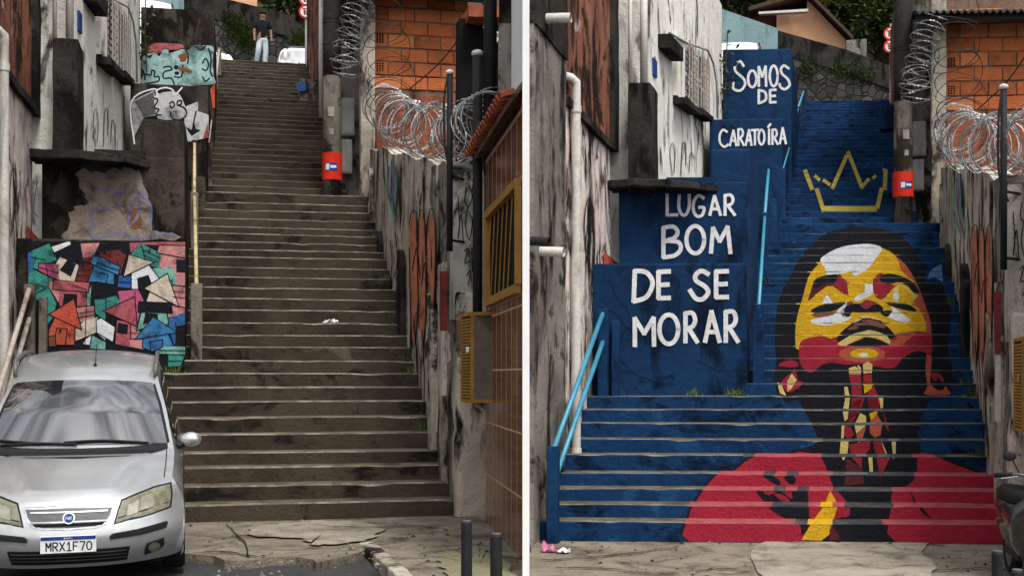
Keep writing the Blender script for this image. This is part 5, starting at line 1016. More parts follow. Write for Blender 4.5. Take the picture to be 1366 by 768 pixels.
# corner drain and cage
v2 = tq[1]+.1
mb = MB(); P = FL.onv(637, 300, v2-FL.k*2.7); e2 = empty('corner_drain', S.n(P[0], P[1], 1.6), 'black downpipe at the corner of the tiled house', 'pipe'); mb.tube([S.n(P[0], P[1], 1.75), S.n(P[0], P[1], FL.onv(633, 64, P[1])[2])], .055, 12); mb.build('pipe', M['blackmetal'], e2, smooth=True)
mb = MB(); c = S.n(P[0], P[1], FL.onv(633, 64, P[1])[2]); mb.ellipsoid(c, .07, .07, .045); mb.build('cap', M['whitecap'], e2, smooth=True)
mb = MB(); P2 = FL.onv(654, 100, 13.3); mb.tube([S.n(P2[0], P2[1], 3.9), S.n(P2[0], P2[1], 7.5)], .075, 12); mb.build('roof_mast', M['blackmetal'], None, 'thick dark mast rising behind the clay tile eave', 'pole', smooth=True)
for S in (SL, SR):
    va, vb = 12.42, 13.0; f1 = FL.onv(628, 475, va-FL.k*2.5); f2 = FL.onv(665, 475, va-FL.k*2.5); u0, u1 = f1[0], f2[0]; zt_ = FL.onv(640, 416, va-FL.k*2.5)[2]; zb = FL.onv(640, 537, va-FL.k*2.5)[2]
    e = empty('meter_cage', S.w(u0, va, zb), 'ochre metal cage box %s' % ('by the foot of the blue painted stairs' if S.right else 'with mesh door on the brown tiled wall'), 'cage', 'ochre meter cages'); B = lambda a, b, c, d, z_0, z_1, mb: mb.box(S, a, b, c, d, z_0, z_1, skew=False)
    mb = MB(); B(u0+.02, u1-.01, va+.02, vb-.02, zb+.02, zt_-.02, mb); mb.build('box', M['meshdark'], e)
    mb = MB(); t = .035
    for a, b in ((u0, u0+t), (u1-t, u1)): B(a, b, va-.005, va+.03, zb, zt_, mb)
    for a, b in ((zb, zb+t), (zt_-t, zt_)): B(u0+t, u1-t, va-.005, va+.03, a, b, mb)
    for a, b in ((zb, zb+t), (zt_-t, zt_)): B(u0-.003, u0+.03, va+.031, vb, a, b, mb)
    B(u0-.003, u0+.03, vb-t, vb, zb+t, zt_-t, mb); mb.build('frame', M['ochre'], e)
    mb = MB(); n = 26
    for j in range(n): z_ = zb+.05+(zt_-zb-.1)*j/n; B(u0, u0+.016, va+.04, vb-.04, z_, z_+.021, mb)
    mb.build('louvres', M['ochre'], e, kind='stuff')
    mb = MB(); nx, nz_ = 14, 42; W0, H0 = u1-u0-2*t, zt_-zb-2*t; P = lambda x, z_: S.w(u0+t+W0*x, va+.008, zb+t+H0*z_)
    for j in range(-nz_, nz_+1):
        for sg in (1, -1):
            a0 = j/nz_; a1 = a0+W0/H0*1.0*sg; xa, xb = 0, 1
            if sg < 0: pass
            za, zb2 = (a0, a1)
            lo_, hi_ = min(za, zb2), max(za, zb2)
            if hi_ <= 0 or lo_ >= 1: continue
            t0 = max(0, (0-za)/(zb2-za) if zb2 > za else (1-za)/(zb2-za)); t1 = min(1, (1-za)/(zb2-za) if zb2 > za else (0-za)/(zb2-za))
            if t1-t0 < .02: continue
            mb.tube([P(t0, za+(zb2-za)*t0), P(t1, za+(zb2-za)*t1)], .0035, 3, caps=False)
    mb.build('mesh_door', M['meshgrey'], e, kind='stuff')
    mb = MB(); c = S.w(u0-.01, va+.12, (zb+zt_)/2+.05); mb.abox(c, .04, .04, .06); mb.build('padlock', M['chrome'], e, bevel=.006)
    if S.right:
        mb = MB(); mb.box(S, 2.72, 3.0, 10.5, 13.4, -.3, 4.2, skew=False); mb.build('house_wall', M['tile'], None, 'brown wall carrying the ochre cage by the blue painted stairs', 'wall')
# neighbour house above the tile roof, its under-roof shade coloured as a near-black wall
S = SL; vq = FL.v(7); a = uz(613, 200, vq); b = uz(700, 30, vq); e = empty('dark_house', S.n(a[0], vq, 3.5), 'house with front coloured as shade and clay roof edge above the tiled house', 'house')
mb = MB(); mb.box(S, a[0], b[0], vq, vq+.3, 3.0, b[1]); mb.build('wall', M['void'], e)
zr1 = uz(640, 30, vq)[1]; mb = MB(); mb.box(S, a[0]+.08, b[0]+.02, vq-.35, vq+.5, zr1-.03, zr1+.12); rf2 = mb.build('roof_edge', M['terracotta'], e, rough=(.12, .03))
mb = MB(); pts = [(672, 52), (684, 36), (696, 40)]
for j, (A, B_) in enumerate((((648, 32), (699, 45)), ((648, 36), (665, 52)))):
    A = S.n(*FL.onv(*A, vq-.45)); B_ = S.n(*FL.onv(*B_, vq-.45)); mb = MB(); mid = (A+B_)/2-Vector((0, 0, .12)); q = smooth3([A, mid, B_], 8)
    for ph in (0, math.pi): mb.tube([p+Vector((.02*math.cos(i*1.2+ph), 0, .02*math.sin(i*1.2+ph))) for i, p in enumerate(q)], .022, 6)
    mb.build('twisted_rope', M['whitecap'], None, 'white twisted cable strung under the clay roof edge' if j == 0 else 'short end of white twisted cable under the clay roof edge', 'cable', smooth=True)
# loose overhead cables
for S in (SL, SR):
    for j, (A, B_, ia, ib, sag, nm) in enumerate((((655, -10), (545, 120), 5, 20, .15, 'thin cable slanting across the orange bricks'), ((690, 60), (600, 190), 2, 6, .1, 'thin cable slanting past the razor wire'), ((457, 15), (480, 22), 26.6, 26.3, .3, 'slack cable looped from utility pole to pillar'))):
        if S.right and j == 1: continue
        A = S.w(*FL.onv(*A, FL.v(ia))); B_ = S.w(*FL.onv(*B_, FL.v(ib))); mid = (A+B_)/2-Vector((0, 0, sag)); mb = MB(); mb.tube(smooth3([A, mid, B_], 8), .011, 5); mb.build('cable', M['blackmetal'], None, nm+' by the '+S.tag, 'cable', 'overhead cables', smooth=True)

# ------------------------------------------------------------------ white end wall where the two streets part
wp = [((697.0-CX)/F*9.6, 9.6), ((706.2-CX)/F*9.6, 9.6)]
ur = .965*UL-.6; pr2 = FR.world(ur, FR.onu(708, 300, ur)[1], 0); ptl = tw(.0, 0, -.02)
ring = [(wp[0][0], wp[0][1]), (wp[1][0], wp[1][1]), (pr2.x-.02, pr2.y), (pr2.x-.25, pr2.y+.3), (ptl.x+.02, ptl.y)]
mb = MB(); mb.prism([Vector((x, y, -.4)) for x, y in ring], [Vector((x, y, 7.2)) for x, y in ring])
mb.build('end_wall', mat('fresh_white_render', (.78, .78, .77), (.74, .74, .73), None, 0, 3., .8, .05, alpha_fine=.05), None, 'narrow white rendered end wall where the two stairways part', 'wall')

# ------------------------------------------------------------------ top of the stairs: street, rubble wall, houses
def facing(mb, S, v0, px, th, mi=0):
    a = [S.f.onv(x, y, v0) for x, y in px]; mb.prism([S.n(*p) for p in a], [S.n(p[0], p[1]+th, p[2]) for p in a], mi); return mb
for S, ua, ub in ((SL, -7, 5.2), (SR, -5.5, 7)):
    f = S.f; vt = f.V[-1]; zt_ = f.Z[-1]; k = f.k
    q = [(ua, vt+.15+k*ua), (ub, vt+.15+k*ub), (ub, vt+7.5), (ua, vt+7.5)]
    mb = MB(); mb.prism([S.n(u, v, zt_-1.5) for u, v in q], [S.n(u, v, zt_-.012) for u, v in q]); mb.build('upper_street', M['asphalt'], kind='structure')
    vw = vt+7.3
    if S.right: top = [(900, -20), (1000, 32), (1038, 44), (1085, 57), (1128, 69), (1190, 92), (1270, 118), (1400, 150)]
    else: top = [(120, -60), (240, -18), (294, 0), (343, 12), (379, 20), (410, 42), (470, 62), (600, 90)]
    pts = [f.onv(x, y, vw) for x, y in top]; poly = [(pts[0][0], pts[0][1], zt_-.6)]+pts+[(pts[-1][0], pts[-1][1], zt_-.6)]
    mb = MB(); mb.prism([S.n(*p) for p in poly], [S.n(p[0], p[1]+.6, p[2]) for p in poly]); e = mb.build('rubble_wall', M['stone'], None, 'dark rubble stone wall beyond the top of the %s' % S.tag, 'wall', 'rubble stone walls', rough=(.7, .05))
    mb = MB()
    for a, b in zip(pts, pts[1:]): mb.hexa([S.n(a[0], a[1]-.06, a[2]-.75), S.n(b[0], b[1]-.06, b[2]-.75), S.n(b[0], b[1]+.3, b[2]-.75), S.n(a[0], a[1]+.3, a[2]-.75), S.n(a[0], a[1]-.06, a[2]+.06), S.n(b[0], b[1]-.06, b[2]+.06), S.n(b[0], b[1]+.3, b[2]+.06), S.n(a[0], a[1]+.3, a[2]+.06)])
    mb.build('parapet', M['black_mould'], e)
    # grass and weeds growing out of the wall
    rr = random.Random(11); mb = MB(); c0 = [(318, 40), (325, 48), (312, 30), (330, 60), (400, 52)] if not S.right else [(1078, 92), (1125, 95), (1150, 100)]
    for px, py in c0:
        for j in range(260):
            x, y = px+rr.gauss(0, 8), py+rr.gauss(0, 6); b = S.n(*f.onv(x, y, vw-.08)); t = b+Vector((rr.uniform(-.13, .13), rr.uniform(-.2, 0), rr.uniform(-.06, .16))); o = Vector((.018, 0, .01)); mb.add([b-o, b+o, t], [(0, 1, 2)], rr.randrange(3))
    mb.build('wall_grass', [M['leaf1'], M['leaf3'], M['leaf2']], None, 'tufts of grass growing on the rubble wall above the %s' % S.tag, 'grass', kind='stuff')
    # peach gabled house on the terrace
    vh = vt+8.6
    if S.right: wall = [(1036, 60), (1036, 17), (1076, 13), (1077, 0), (1128, 53), (1128, 86)]; r1 = [((1070, -10), (1138, 58))]; r2 = ((1000, 20), (1079, -3))
    else: wall = [(296, 30), (296, -60), (343, -60), (343, 40)]; r2 = None; r1 = []
    e = empty('peach_house', S.n(*f.onv(wall[0][0], wall[0][1], vh)), 'peach painted gabled house on the terrace above the %s' % S.tag, 'house', 'peach houses')
    mb = MB(); facing(mb, S, vh, wall, 4.5); mb.build('wall', M['peach'], e)
    if S.right:
        for (A, B_), nm in ((r1[0], 'roof'), (r2, 'roof')):
            a = f.onv(*A, vh); b = f.onv(*B_, vh); mb = MB(); d = .14
            mb.hexa([S.n(a[0], a[1]-.5, a[2]), S.n(b[0], b[1]-.5, b[2]), S.n(b[0], b[1]+4.8, b[2]), S.n(a[0], a[1]+4.8, a[2]), S.n(a[0], a[1]-.5, a[2]+d), S.n(b[0], b[1]-.5, b[2]+d), S.n(b[0], b[1]+4.8, b[2]+d), S.n(a[0], a[1]+4.8, a[2]+d)]); mb.build(nm, mat('brown_roof', (.085, .05, .038), (.05, .03, .025), None, 0, 5., .9, .3), e)
        mb = MB(); facing(mb, S, vh-.6, [(1012, 16), (1078, 12), (1078, 15.5), (1012, 19)], .25); mb.build('gutter', M['whitecap'], e)
        mb = MB(); facing(mb, S, vh+.4, [(1000, 60), (1000, 18), (1036, 16), (1036, 60)], 3); mb.build('porch_wall', mat('dark_red_wall', (.14, .05, .035), (.08, .03, .025), None, 0, 4., .9, .2), e)
        # small dark shed by the trees
        mb = MB(); facing(mb, S, vh-.8, [(1129, 90), (1129, 54), (1156, 52), (1156, 98)], 1.5); mb.build('garden_shed', M['greyrender'], None, 'small dark shed between peach house and trees', 'shed')
    # pale teal wall beside the street
    vq = vt+3.2; tw_ = [(940, 4), (968, 14), (1037, 38), (1037, 100), (940, 100)] if S.right else [(150, -40), (186, -30), (245, -14), (245, 40), (150, 40)]
    mb = MB(); facing(mb, S, vq, tw_, .3); mb.build('teal_wall', M['teal'], None, 'pale teal wall behind a white car above the %s' % S.tag, 'wall', 'pale teal walls')
    # no-parking signs
    px, py, r_ = (1188, 62, 8.5) if S.right else (408, 16, 8.5)
    vs2 = vt+.9; c = S.n(*f.onv(px, py, vs2)); up = S.n(*f.onv(px, py-17, vs2)); rad = r_*(Vector(c).length)/F; fw = Vector((-c.x, -c.y, 0)).normalized(); sd_ = Vector((-fw.y, fw.x, 0))
    e = empty('no_parking_sign', Vector((c.x, c.y, zt_)), 'round red-ringed no-parking signs atop the %s' % S.tag, 'sign', 'no-parking signs')
    mb = MB(); mb.tube([Vector((c.x, c.y, zt_-.05))-fw*.04, Vector((c.x, c.y, up.z+.3))-fw*.04], .03, 8); mb.build('post', M['greybox'], e)
    for cc in (c, up):
        def disc(mb, r0, o, n=24): mb.prism([cc+(sd_*math.cos(t)+Vector((0, 0, 1))*math.sin(t))*r0+fw*o for t in [2*math.pi*i/n for i in range(n)]], [cc+(sd_*math.cos(t)+Vector((0, 0, 1))*math.sin(t))*r0+fw*(o+.006) for t in [2*math.pi*i/n for i in range(n)]])
        mb = MB(); disc(mb, rad, 0); pl_ = mb.build('plate', M['red'], e)
        mb = MB(); disc(mb, rad*.76, .008); mb.build('face', M['labelwhite'], pl_)
        mb = MB(); Q = lambda x, y: cc+sd_*(x*rad)+Vector((0, 0, y*rad))+fw*.017
        for x0, x1, y0, y1 in ((-.3, -.12, -.45, .45), (-.12, .3, .3, .45), (-.12, .22, -.08, .08), (-.12, .3, -.45, -.3)): mb.add([Q(x0, y0), Q(x1, y0), Q(x1, y1), Q(x0, y1)], [(0, 1, 2, 3)])
        mb.build('letter', M['ink'], pl_)
        mb = MB(); Q2 = lambda x, y: cc+sd_*(x*rad)+Vector((0, 0, y*rad))+fw*.019; mb.add([Q2(-.62, .5), Q2(-.5, .62), Q2(.62, -.5), Q2(.5, -.62)], [(0, 1, 2, 3)]); mb.build('slash', M['red'], pl_)

# ------------------------------------------------------------------ trees
def tree(base, h, rad, seed, label, n=2600, mats=('leaf1', 'leaf2', 'leaf3')):
    rr = random.Random(seed); base = Vector(base); e = empty('tree', base, label, 'tree', 'trees on the slope'); mb = MB(); top = base+Vector((rr.uniform(-.5, .5), 0, h*.72))
    tr = smooth3([base-Vector((0, 0, .5)), base+Vector((rr.uniform(-.3, .3), 0, h*.35)), top], 6); mb.tube(tr, [.2*(1-i/len(tr)*.75) for i in range(len(tr))], 8); cl = []
    for j in range(11):
        a = rr.uniform(0, 6.28); r_ = rad*rr.uniform(.25, .85); t = rr.uniform(.35, 1); c = base+Vector((math.cos(a)*r_, math.sin(a)*r_, h*(.42+.5*t))); cl.append((c, rad*rr.uniform(.28, .5)))
        s_ = base+(top-base)*rr.uniform(.45, .95); mb.tube([s_, (s_+c)/2+Vector((0, 0, .15)), c], [.06, .04, .02], 5)
    mb.build('trunk', M['bark'], e, smooth=True); mb = MB()
    for j in range(n):
        c, r_ = rr.choice(cl); d = Vector((rr.gauss(0, 1), rr.gauss(0, 1), rr.gauss(0, .75))).normalized()*r_*(rr.random()**.45); p = c+d
        t = Vector((rr.uniform(-1, 1), rr.uniform(-1, 1), rr.uniform(-.7, .5))).normalized(); L_ = rr.uniform(.10, .22); o = t.cross(Vector((rr.uniform(-1, 1), rr.uniform(-1, 1), 1))).normalized()*L_*.4
        mb.add([p-t*L_, p+o, p+t*L_, p-o], [(0, 1, 2, 3)], rr.choice((0, 0, 1, 1, 2)))
    cr_ = mb.build('crown', [M[m] for m in mats], e); cr_['kind'] = 'stuff'
    return e
def tr_at(S, px, py_base, Y, h, rad, seed, label, **k):
    X = (px-CX)/F*Y; z_ = CAMZ-(py_base-CY)/F*Y; return tree((X, Y, z_), h, rad, seed, label, **k)
for j, (px, pb, Y, h, rad, lb) in enumerate(((1100, 70, 50, 5.5, 2.6, 'pale leafy tree just behind the peach gable'), (1140, 78, 49, 5.0, 2.3, 'green tree behind the small dark shed'), (1172, 100, 50, 6.5, 2.6, 'dark green tree beside the no-parking sign of the painted side'), (1205, 90, 53, 7, 3.2, 'large dark tree behind the utility pole of the painted side'), (1060, 20, 54, 6, 3, 'tree rising behind the ridge of the peach gable'), (990, 10, 52, 4.5, 2.8, 'tree above the pale teal wall of the painted side'))):
    tr_at(SR, px, pb+75, Y, h, rad, 20+j, lb, n=4200)
for j, (px, pb, Y, h, rad, lb) in enumerate(((395, 22, 52, 5, 2.2, 'dark tree beyond the rubble wall of the bare side'), (375, 8, 54, 5, 2.6, 'bushy tree behind the walking man'), (430, 30, 50, 6, 2.6, 'tree behind the utility pole of the bare side'))):
    tr_at(SL, px, pb+70, Y, h, rad, 40+j, lb, n=3200)

# ------------------------------------------------------------------ cars
from mathutils.bvhtree import BVHTree
def car(name, Mx, paint, label, group=None, detail=True):
    rows = [(.10, .19, .74, 0, .30), (.02, .30, .80, 0, .33), (0, .42, .84, 0, .34), (.02, .52, .85, 0, .34), (.05, .60, .84, -.01, .36), (.09, .68, .81, -.05, .39), (.15, .735, .78, -.06, .40), (.32, .80, .76, -.03, .30), (.62, .90, .77, 0, .18), (.98, .985, .775, .01, .13), (1.03, 1.01, .77, .015, .13),
            (1.40, 1.33, .705, .03, .15), (1.78, 1.60, .63, .045, .15), (2.1, 1.71, .615, .055, .08), (2.7, 1.79, .61, .06, 0), (3.3, 1.775, .60, .06, 0), (3.65, 1.64, .585, .06, 0), (3.84, 1.15, .70, .02, -.08), (3.92, .8, .74, 0, -.14), (3.93, .45, .76, 0, -.16), (3.86, .25, .72, 0, -.14)]
    rr_ = []
    for i in range(len(rows)-1):
        P = [rows[max(i-1, 0)], rows[i], rows[i+1], rows[min(i+2, len(rows)-1)]]
        for j in range(3):
            t = j/3; rr_.append(tuple((.5*((2*b)+(c-a)*t+(2*a-5*b+4*c-d)*t*t+(3*b-a-3*c+d)*t**3)) if i not in (9, 10) else b+(c-b)*t for a, b, c, d in zip(*P)))
    rr_.append(rows[-1]); nc = 24; V = []; Fc = []
    for (s_, z_, hw, dr, bow) in rr_:
        for j in range(nc+1):
            t = -1+2*j/nc; x = hw*t; at = abs(t)**2.6; zz = z_-dr*at
            if .15 < s_ < .98:   # raised bonnet centre between two creases
                xc = .36+.24*(s_-.15)/.83; zz += .024*max(0, min(1, (xc-abs(x))/.045))
            V.append(Vector((x, s_+bow*at, zz)))
    nr = len(rr_)
    for i in range(nr-1):
        for j in range(nc): a = i*(nc+1)+j; Fc.append((a, a+1, a+nc+2, a+nc+1))
    # flanks
    for sg in (-1, 1):
        st = []
        for i, (s_, z_, hw, dr, bow) in enumerate(rr_):
            e_ = V[i*(nc+1)+(nc if sg > 0 else 0)].copy(); s2 = e_.y; ze = e_.z; zl = .2
            for wc in (.83, 3.34):
                if abs(s2-wc) < .37: zl = max(zl, .30+math.sqrt(.37**2-(s2-wc)**2)*.98)
            wz = max(min(.62, ze-.05), zl+.04); wx = .85 if .3 < s2 < 3.7 else max(abs(e_.x), .80)
            if ze > 1.05: pts = [e_, Vector((sg*(abs(e_.x)*.45+.80*.55), s2, ze*.45+.98*.55)), Vector((sg*.805, s2, .98)), Vector((sg*wx, s2, max(wz, .62)))]
            else: pts = [e_, Vector((sg*(abs(e_.x)*.6+wx*.4)+sg*.012, s2, ze*.66+wz*.34)), Vector((sg*(abs(e_.x)*.3+wx*.7)+sg*.012, s2, ze*.33+wz*.67)), Vector((sg*wx, s2, wz))]
            lo_ = min(zl, pts[-1].z-.02); pts += [Vector((sg*wx, s2, (pts[-1].z+lo_)/2)), Vector((sg*(wx-.02), s2, lo_))]; st.append(pts)
        o = len(V); m_ = 6
        for p in st: V += p
        for i in range(nr-1):
            for j in range(m_-1):
                a = o+i*m_+j; Fc.append((a, a+1, a+m_+1, a+m_) if sg > 0 else (a, a+m_, a+m_+1, a+1))
        if sg > 0: SR_ = st
        else: SLs = st
    e = empty(name, Mx @ Vector((0, 1.9, 0)), label, 'car', group); mb = MB(); mb.add([Mx @ p for p in V], Fc); mb.build('body', paint, e, smooth=True)
    bv = BVHTree.FromPolygons(V, Fc)
    def fy(x, z_, off):
        h = bv.ray_cast(Vector((x, -2, z_)), Vector((0, 1, 0)))[0]
        return Vector((x, (h.y if h else .5)-off, z_))
    def patch_(nm, poly, off, m, parent=e, sm=0, cell=.05, dz=.03):
        if sm: poly = smooth(poly, sm)
        mb = MB(); zs = [p[1] for p in poly]; lo_, hi_ = min(zs), max(zs); n = max(1, int((hi_-lo_)/dz))
        for i in range(n):
            for q in traps(poly, lo_+(hi_-lo_)*i/n, lo_+(hi_-lo_)*(i+1)/n):
                m_ = max(1, int(max(abs(q[1][0]-q[0][0]), abs(q[2][0]-q[3][0]))/cell))
                for j in range(m_):
                    L_ = lambda A, B_, t: (A[0]+(B_[0]-A[0])*t, A[1]+(B_[1]-A[1])*t)
                    mb.add([Mx @ fy(*p, off) for p in (L_(q[0], q[1], j/m_), L_(q[0], q[1], (j+1)/m_), L_(q[3], q[2], (j+1)/m_), L_(q[3], q[2], j/m_))], [(0, 1, 2, 3)])
        return mb.build(nm, m, parent, smooth=True)
    def skin(k_, t):
        i0 = min(int(k_), nr-2); fr = k_-i0; a, b = rr_[i0], rr_[i0+1]; s_, z_, hw, dr, bow = [x+(y-x)*fr for x, y in zip(a, b)]; at = abs(t)**2.6
        return Vector((hw*t, s_+bow*at, z_-dr*at))
    mb = MB(); n1, n2 = 14, 28
    for a in range(n1+1):
        k_ = 30.4+5.2*a/n1; tl_ = .935-.03*a/n1
        for b in range(n2+1): mb.v.append(Mx @ (skin(k_, -tl_+2*tl_*b/n2)+Vector((0, -.006, .005))))
    for a in range(n1):
        for b in range(n2): mb.f.append((a*(n2+1)+b, a*(n2+1)+b+1, (a+1)*(n2+1)+b+1, (a+1)*(n2+1)+b)); mb.m.append(0)
    mb.build('windscreen', M['glass'], e, smooth=True)
    patch_('cowl', [(-.72, 1.0), (-.4, .975), (0, .968), (.4, .975), (.72, 1.0), (.715, 1.05), (.45, 1.032), (0, 1.026), (-.45, 1.032), (-.715, 1.05)], .010, M['carblack'])
    for sg in (-1, 1):
        q = lambda *p: [(sg*x, z_) for x, z_ in p]
        patch_('pillar_trim', q((.695, 1.05), (.735, 1.05), (.66, 1.36), (.60, 1.53), (.573, 1.525), (.64, 1.30)), .009, M['carblack'])
        st = SR_ if sg > 0 else SLs; mb = MB(); rows_ = [p for p in st if p[0].z > 1.14 and 1.35 < p[0].y < 3.72]
        for a, b in zip(rows_, rows_[1:]):
            o = Vector((sg*.008, 0, .002)); P = lambda p, t: (p[0].lerp(p[1], min(1, t*2)) if t < .5 else p[1].lerp(p[2], t*2-1))+o
            mb.add([Mx @ P(a, .14), Mx @ P(b, .14), Mx @ P(b, .5), Mx @ P(a, .5), Mx @ P(a, .92), Mx @ P(b, .92)], [(0, 1, 2, 3), (3, 2, 5, 4)])
        mb.build('side_window', M['glass'], e, smooth=True)
        for wc in (.83, 3.34):
            mb = MB(); prof = [(.31, .0), (.315, .03), (.315, .16), (.31, .19)]; n = 28; o = 0
            pts = [(.20, .018), (.29, 0.), (.31, .03), (.31, .16), (.29, .19), (.2, .17)]
            for j in range(n):
                t = 2*math.pi*j/n
                for r_, w_ in pts: mb.v.append(Mx @ Vector((sg*(.862-w_), wc+r_*math.cos(t), .31+r_*math.sin(t))))
            for j in range(n):
                for k_ in range(len(pts)): mb.f.append((j*6+k_, j*6+(k_+1) % 6, ((j+1) % n)*6+(k_+1) % 6, ((j+1) % n)*6+k_)); mb.m.append(0)
            wh = mb.build('wheel', M['rubber'], e, smooth=True); mb = MB()
            mb.prism([Mx @ Vector((sg*.845, wc+.205*math.cos(2*math.pi*j/n), .31+.205*math.sin(2*math.pi*j/n))) for j in range(n)], [Mx @ Vector((sg*.77, wc+.205*math.cos(2*math.pi*j/n), .31+.205*math.sin(2*math.pi*j/n))) for j in range(n)]); mb.build('rim', M['chrome'] if not detail else M['grille'], wh)
        mb = MB(); mb.tube([Mx @ Vector((sg*.60, 1.95, 1.60)), Mx @ Vector((sg*.61, 2.05, 1.73)), Mx @ Vector((sg*.605, 2.7, 1.78)), Mx @ Vector((sg*.60, 3.3, 1.765)), Mx @ Vector((sg*.59, 3.45, 1.66))], .021, 8); mb.build('roof_rail', M['grille'], e, smooth=True)
        hl_ = patch_('headlight', q((.338, .540), (.60, .585), (.74, .618), (.752, .70), (.742, .778), (.63, .768), (.50, .735), (.385, .70), (.36, .63)), .012, M['lamp'])
        patch_('headlight_rim', q((.325, .530), (.60, .574), (.754, .608), (.765, .70), (.755, .790), (.625, .779), (.49, .746), (.375, .710), (.35, .63)), .007, M['carblack'])
        if detail:
            rf_ = mat('lamp_reflector', (.42, .41, .33), (.30, .29, .23), None, 0, 20., .18, 0, metal=.5); patch_('reflector', q((.52, .615), (.62, .64), (.62, .735), (.53, .715)), .0165, rf_, hl_); patch_('reflector', q((.42, .585), (.50, .605), (.51, .70), (.43, .67)), .0165, rf_, hl_); patch_('lens_line', q((.355, .575), (.735, .65), (.735, .657), (.356, .582)), .018, M['carblack'], hl_)
            patch_('bumper_trim', q((.30, .415), (.52, .428), (.715, .455), (.73, .495), (.72, .51), (.5, .478), (.32, .462), (.295, .44)), .012, M['carblack'])
            patch_('fog_recess', q((.55, .245), (.66, .27), (.70, .31), (.70, .375), (.57, .35), (.555, .30)), .011, M['carblack']); patch_('fog_lamp', ell(sg*.625, .305, .045, .045), .018, M['lamp'])
            mb = MB(); mb.ellipsoid((0, 0, 0), .095, .065, .068, nu=16, nv=10); T_ = Mx @ Matrix.Translation((sg*.915, 1.30, 1.06)) @ Matrix.Rotation(-sg*.15, 4, 'Z'); mb.v = [T_ @ p for p in mb.v]; mi_ = mb.build('mirror', paint, e, smooth=True)
            mb = MB(); mb.tube([Mx @ Vector((sg*.80, 1.30, 1.0)), Mx @ Vector((sg*.90, 1.32, 1.045))], .035, 8); mb.build('mirror_arm', M['carblack'], mi_)
            mb = MB(); mb.tube([Mx @ Vector((sg*.856, s_, .80)) for s_ in (1.0, 3.0)], .006, 4); mb.build('door_line', M['carblack'], e)
    if detail:
        patch_('grille_surround', [(-.335, .678), (0, .69), (.335, .678), (.315, .60), (.27, .535), (.2, .512), (0, .505), (-.2, .512), (-.27, .535), (-.315, .60)], .010, M['chrome'])
        g = patch_('grille', [(-.315, .662), (0, .672), (.315, .662), (.295, .60), (.255, .548), (.19, .527), (0, .520), (-.19, .527), (-.255, .548), (-.295, .60)], .015, M['grille'])
        for z_ in (.562, .635): patch_('grille_bar', [(-.28, z_), (.28, z_), (.28, z_+.012), (-.28, z_+.012)], .021, M['chrome'], g)
        patch_('grille_gap', [(-.24, .535), (.24, .535), (.26, .555), (-.26, .555)], .019, M['void'], g)
        em = patch_('emblem', ell(0, .598, .045, .045), .030, M['chrome'], cell=.02, dz=.01); patch_('emblem_face', ell(0, .598, .034, .034), .033, M['labelblue'], em, cell=.02, dz=.01)
        mb = MB(); cx = -.021
        for ch in 'FIAT':
            G_ = {'F': [[(0, 0), (0, 1)], [(0, 1), (.7, 1)], [(0, .5), (.55, .5)]], 'I': [[(.2, 0), (.2, 1)]], 'A': [[(0, 0), (.4, 1)], [(.4, 1), (.8, 0)], [(.15, .35), (.65, .35)]], 'T': [[(.4, 0), (.4, 1)], [(0, 1), (.8, 1)]]}[ch]
            for j, ln in enumerate(G_):
                for qd in ribbon([(cx+x*.012, .588+y*.02) for x, y in ln], .0032, False): mb.add([Mx @ fy(*p, .0345+.0003*j) for p in qd], [(0, 1, 2, 3)])
            cx += .0085 if ch == 'I' else .012
        mb.build('lettering', M['labelwhite'], em)
        patch_('lower_intake', [(-.42, .225), (.42, .225), (.445, .345), (-.445, .345)], .010, M['void'])
        for z_ in (.255, .285, .315): patch_('intake_bar', [(-.42, z_), (.42, z_), (.42, z_+.008), (-.42, z_+.008)], .016, M['grille'])
        patch_('bumper_lip', [(-.70, .135), (0, .12), (.70, .135), (.72, .20), (-.72, .20)], .0, M['carblack'])
        pb = lambda x, z_, o: Mx @ Vector((x, fy(0, .40, 0).y-.022-o, z_))
        mb = MB(); mb.hexa([pb(-.2, .335, .012), pb(.2, .335, .012), pb(.2, .335, -.02), pb(-.2, .335, -.02), pb(-.2, .465, .012), pb(.2, .465, .012), pb(.2, .465, -.02), pb(-.2, .465, -.02)]); pt_ = mb.build('number_plate', M['labelwhite'], e)
        mb = MB(); mb.add([pb(-.197, .435, .014), pb(.197, .435, .014), pb(.197, .463, .014), pb(-.197, .463, .014)], [(0, 1, 2, 3)]); mb.build('plate_band', M['labelblue'], pt_)
        GL = {'M': [[(0, 0), (0, 1)], [(0, 1), (.5, .4)], [(.5, .4), (1, 1)], [(1, 1), (1, 0)]], 'R': [[(0, 0), (0, 1)], [(0, 1), (.8, .95), (.9, .75), (.8, .55), (0, .5)], [(.4, .5), (1, 0)]], 'X': [[(0, 0), (1, 1)], [(0, 1), (1, 0)]], '1': [[(.55, 0), (.55, 1)], [(.15, .75), (.55, 1)], [(.1, 0), (1, 0)]],
              'F': [[(0, 0), (0, 1)], [(0, 1), (.95, 1)], [(0, .52), (.75, .52)]], '7': [[(0, 1), (1, 1)], [(1, 1), (.4, 0)]], '0': [[(.5, 0), (.1, .15), (0, .5), (.1, .85), (.5, 1), (.9, .85), (1, .5), (.9, .15), (.5, 0)]], 'B': [[(0, 0), (0, 1)], [(0, 1), (.8, .8), (0, .5)], [(0, .5), (.9, .25), (0, 0)]], 'A': [[(0, 0), (.5, 1)], [(.5, 1), (1, 0)], [(.2, .35), (.8, .35)]], 'S': [[(1, .85), (.5, 1), (.1, .75), (.9, .3), (.5, 0), (0, .15)]], 'I': [[(.5, 0), (.5, 1)]], 'L': [[(0, 1), (0, 0)], [(0, 0), (.9, 0)]]}
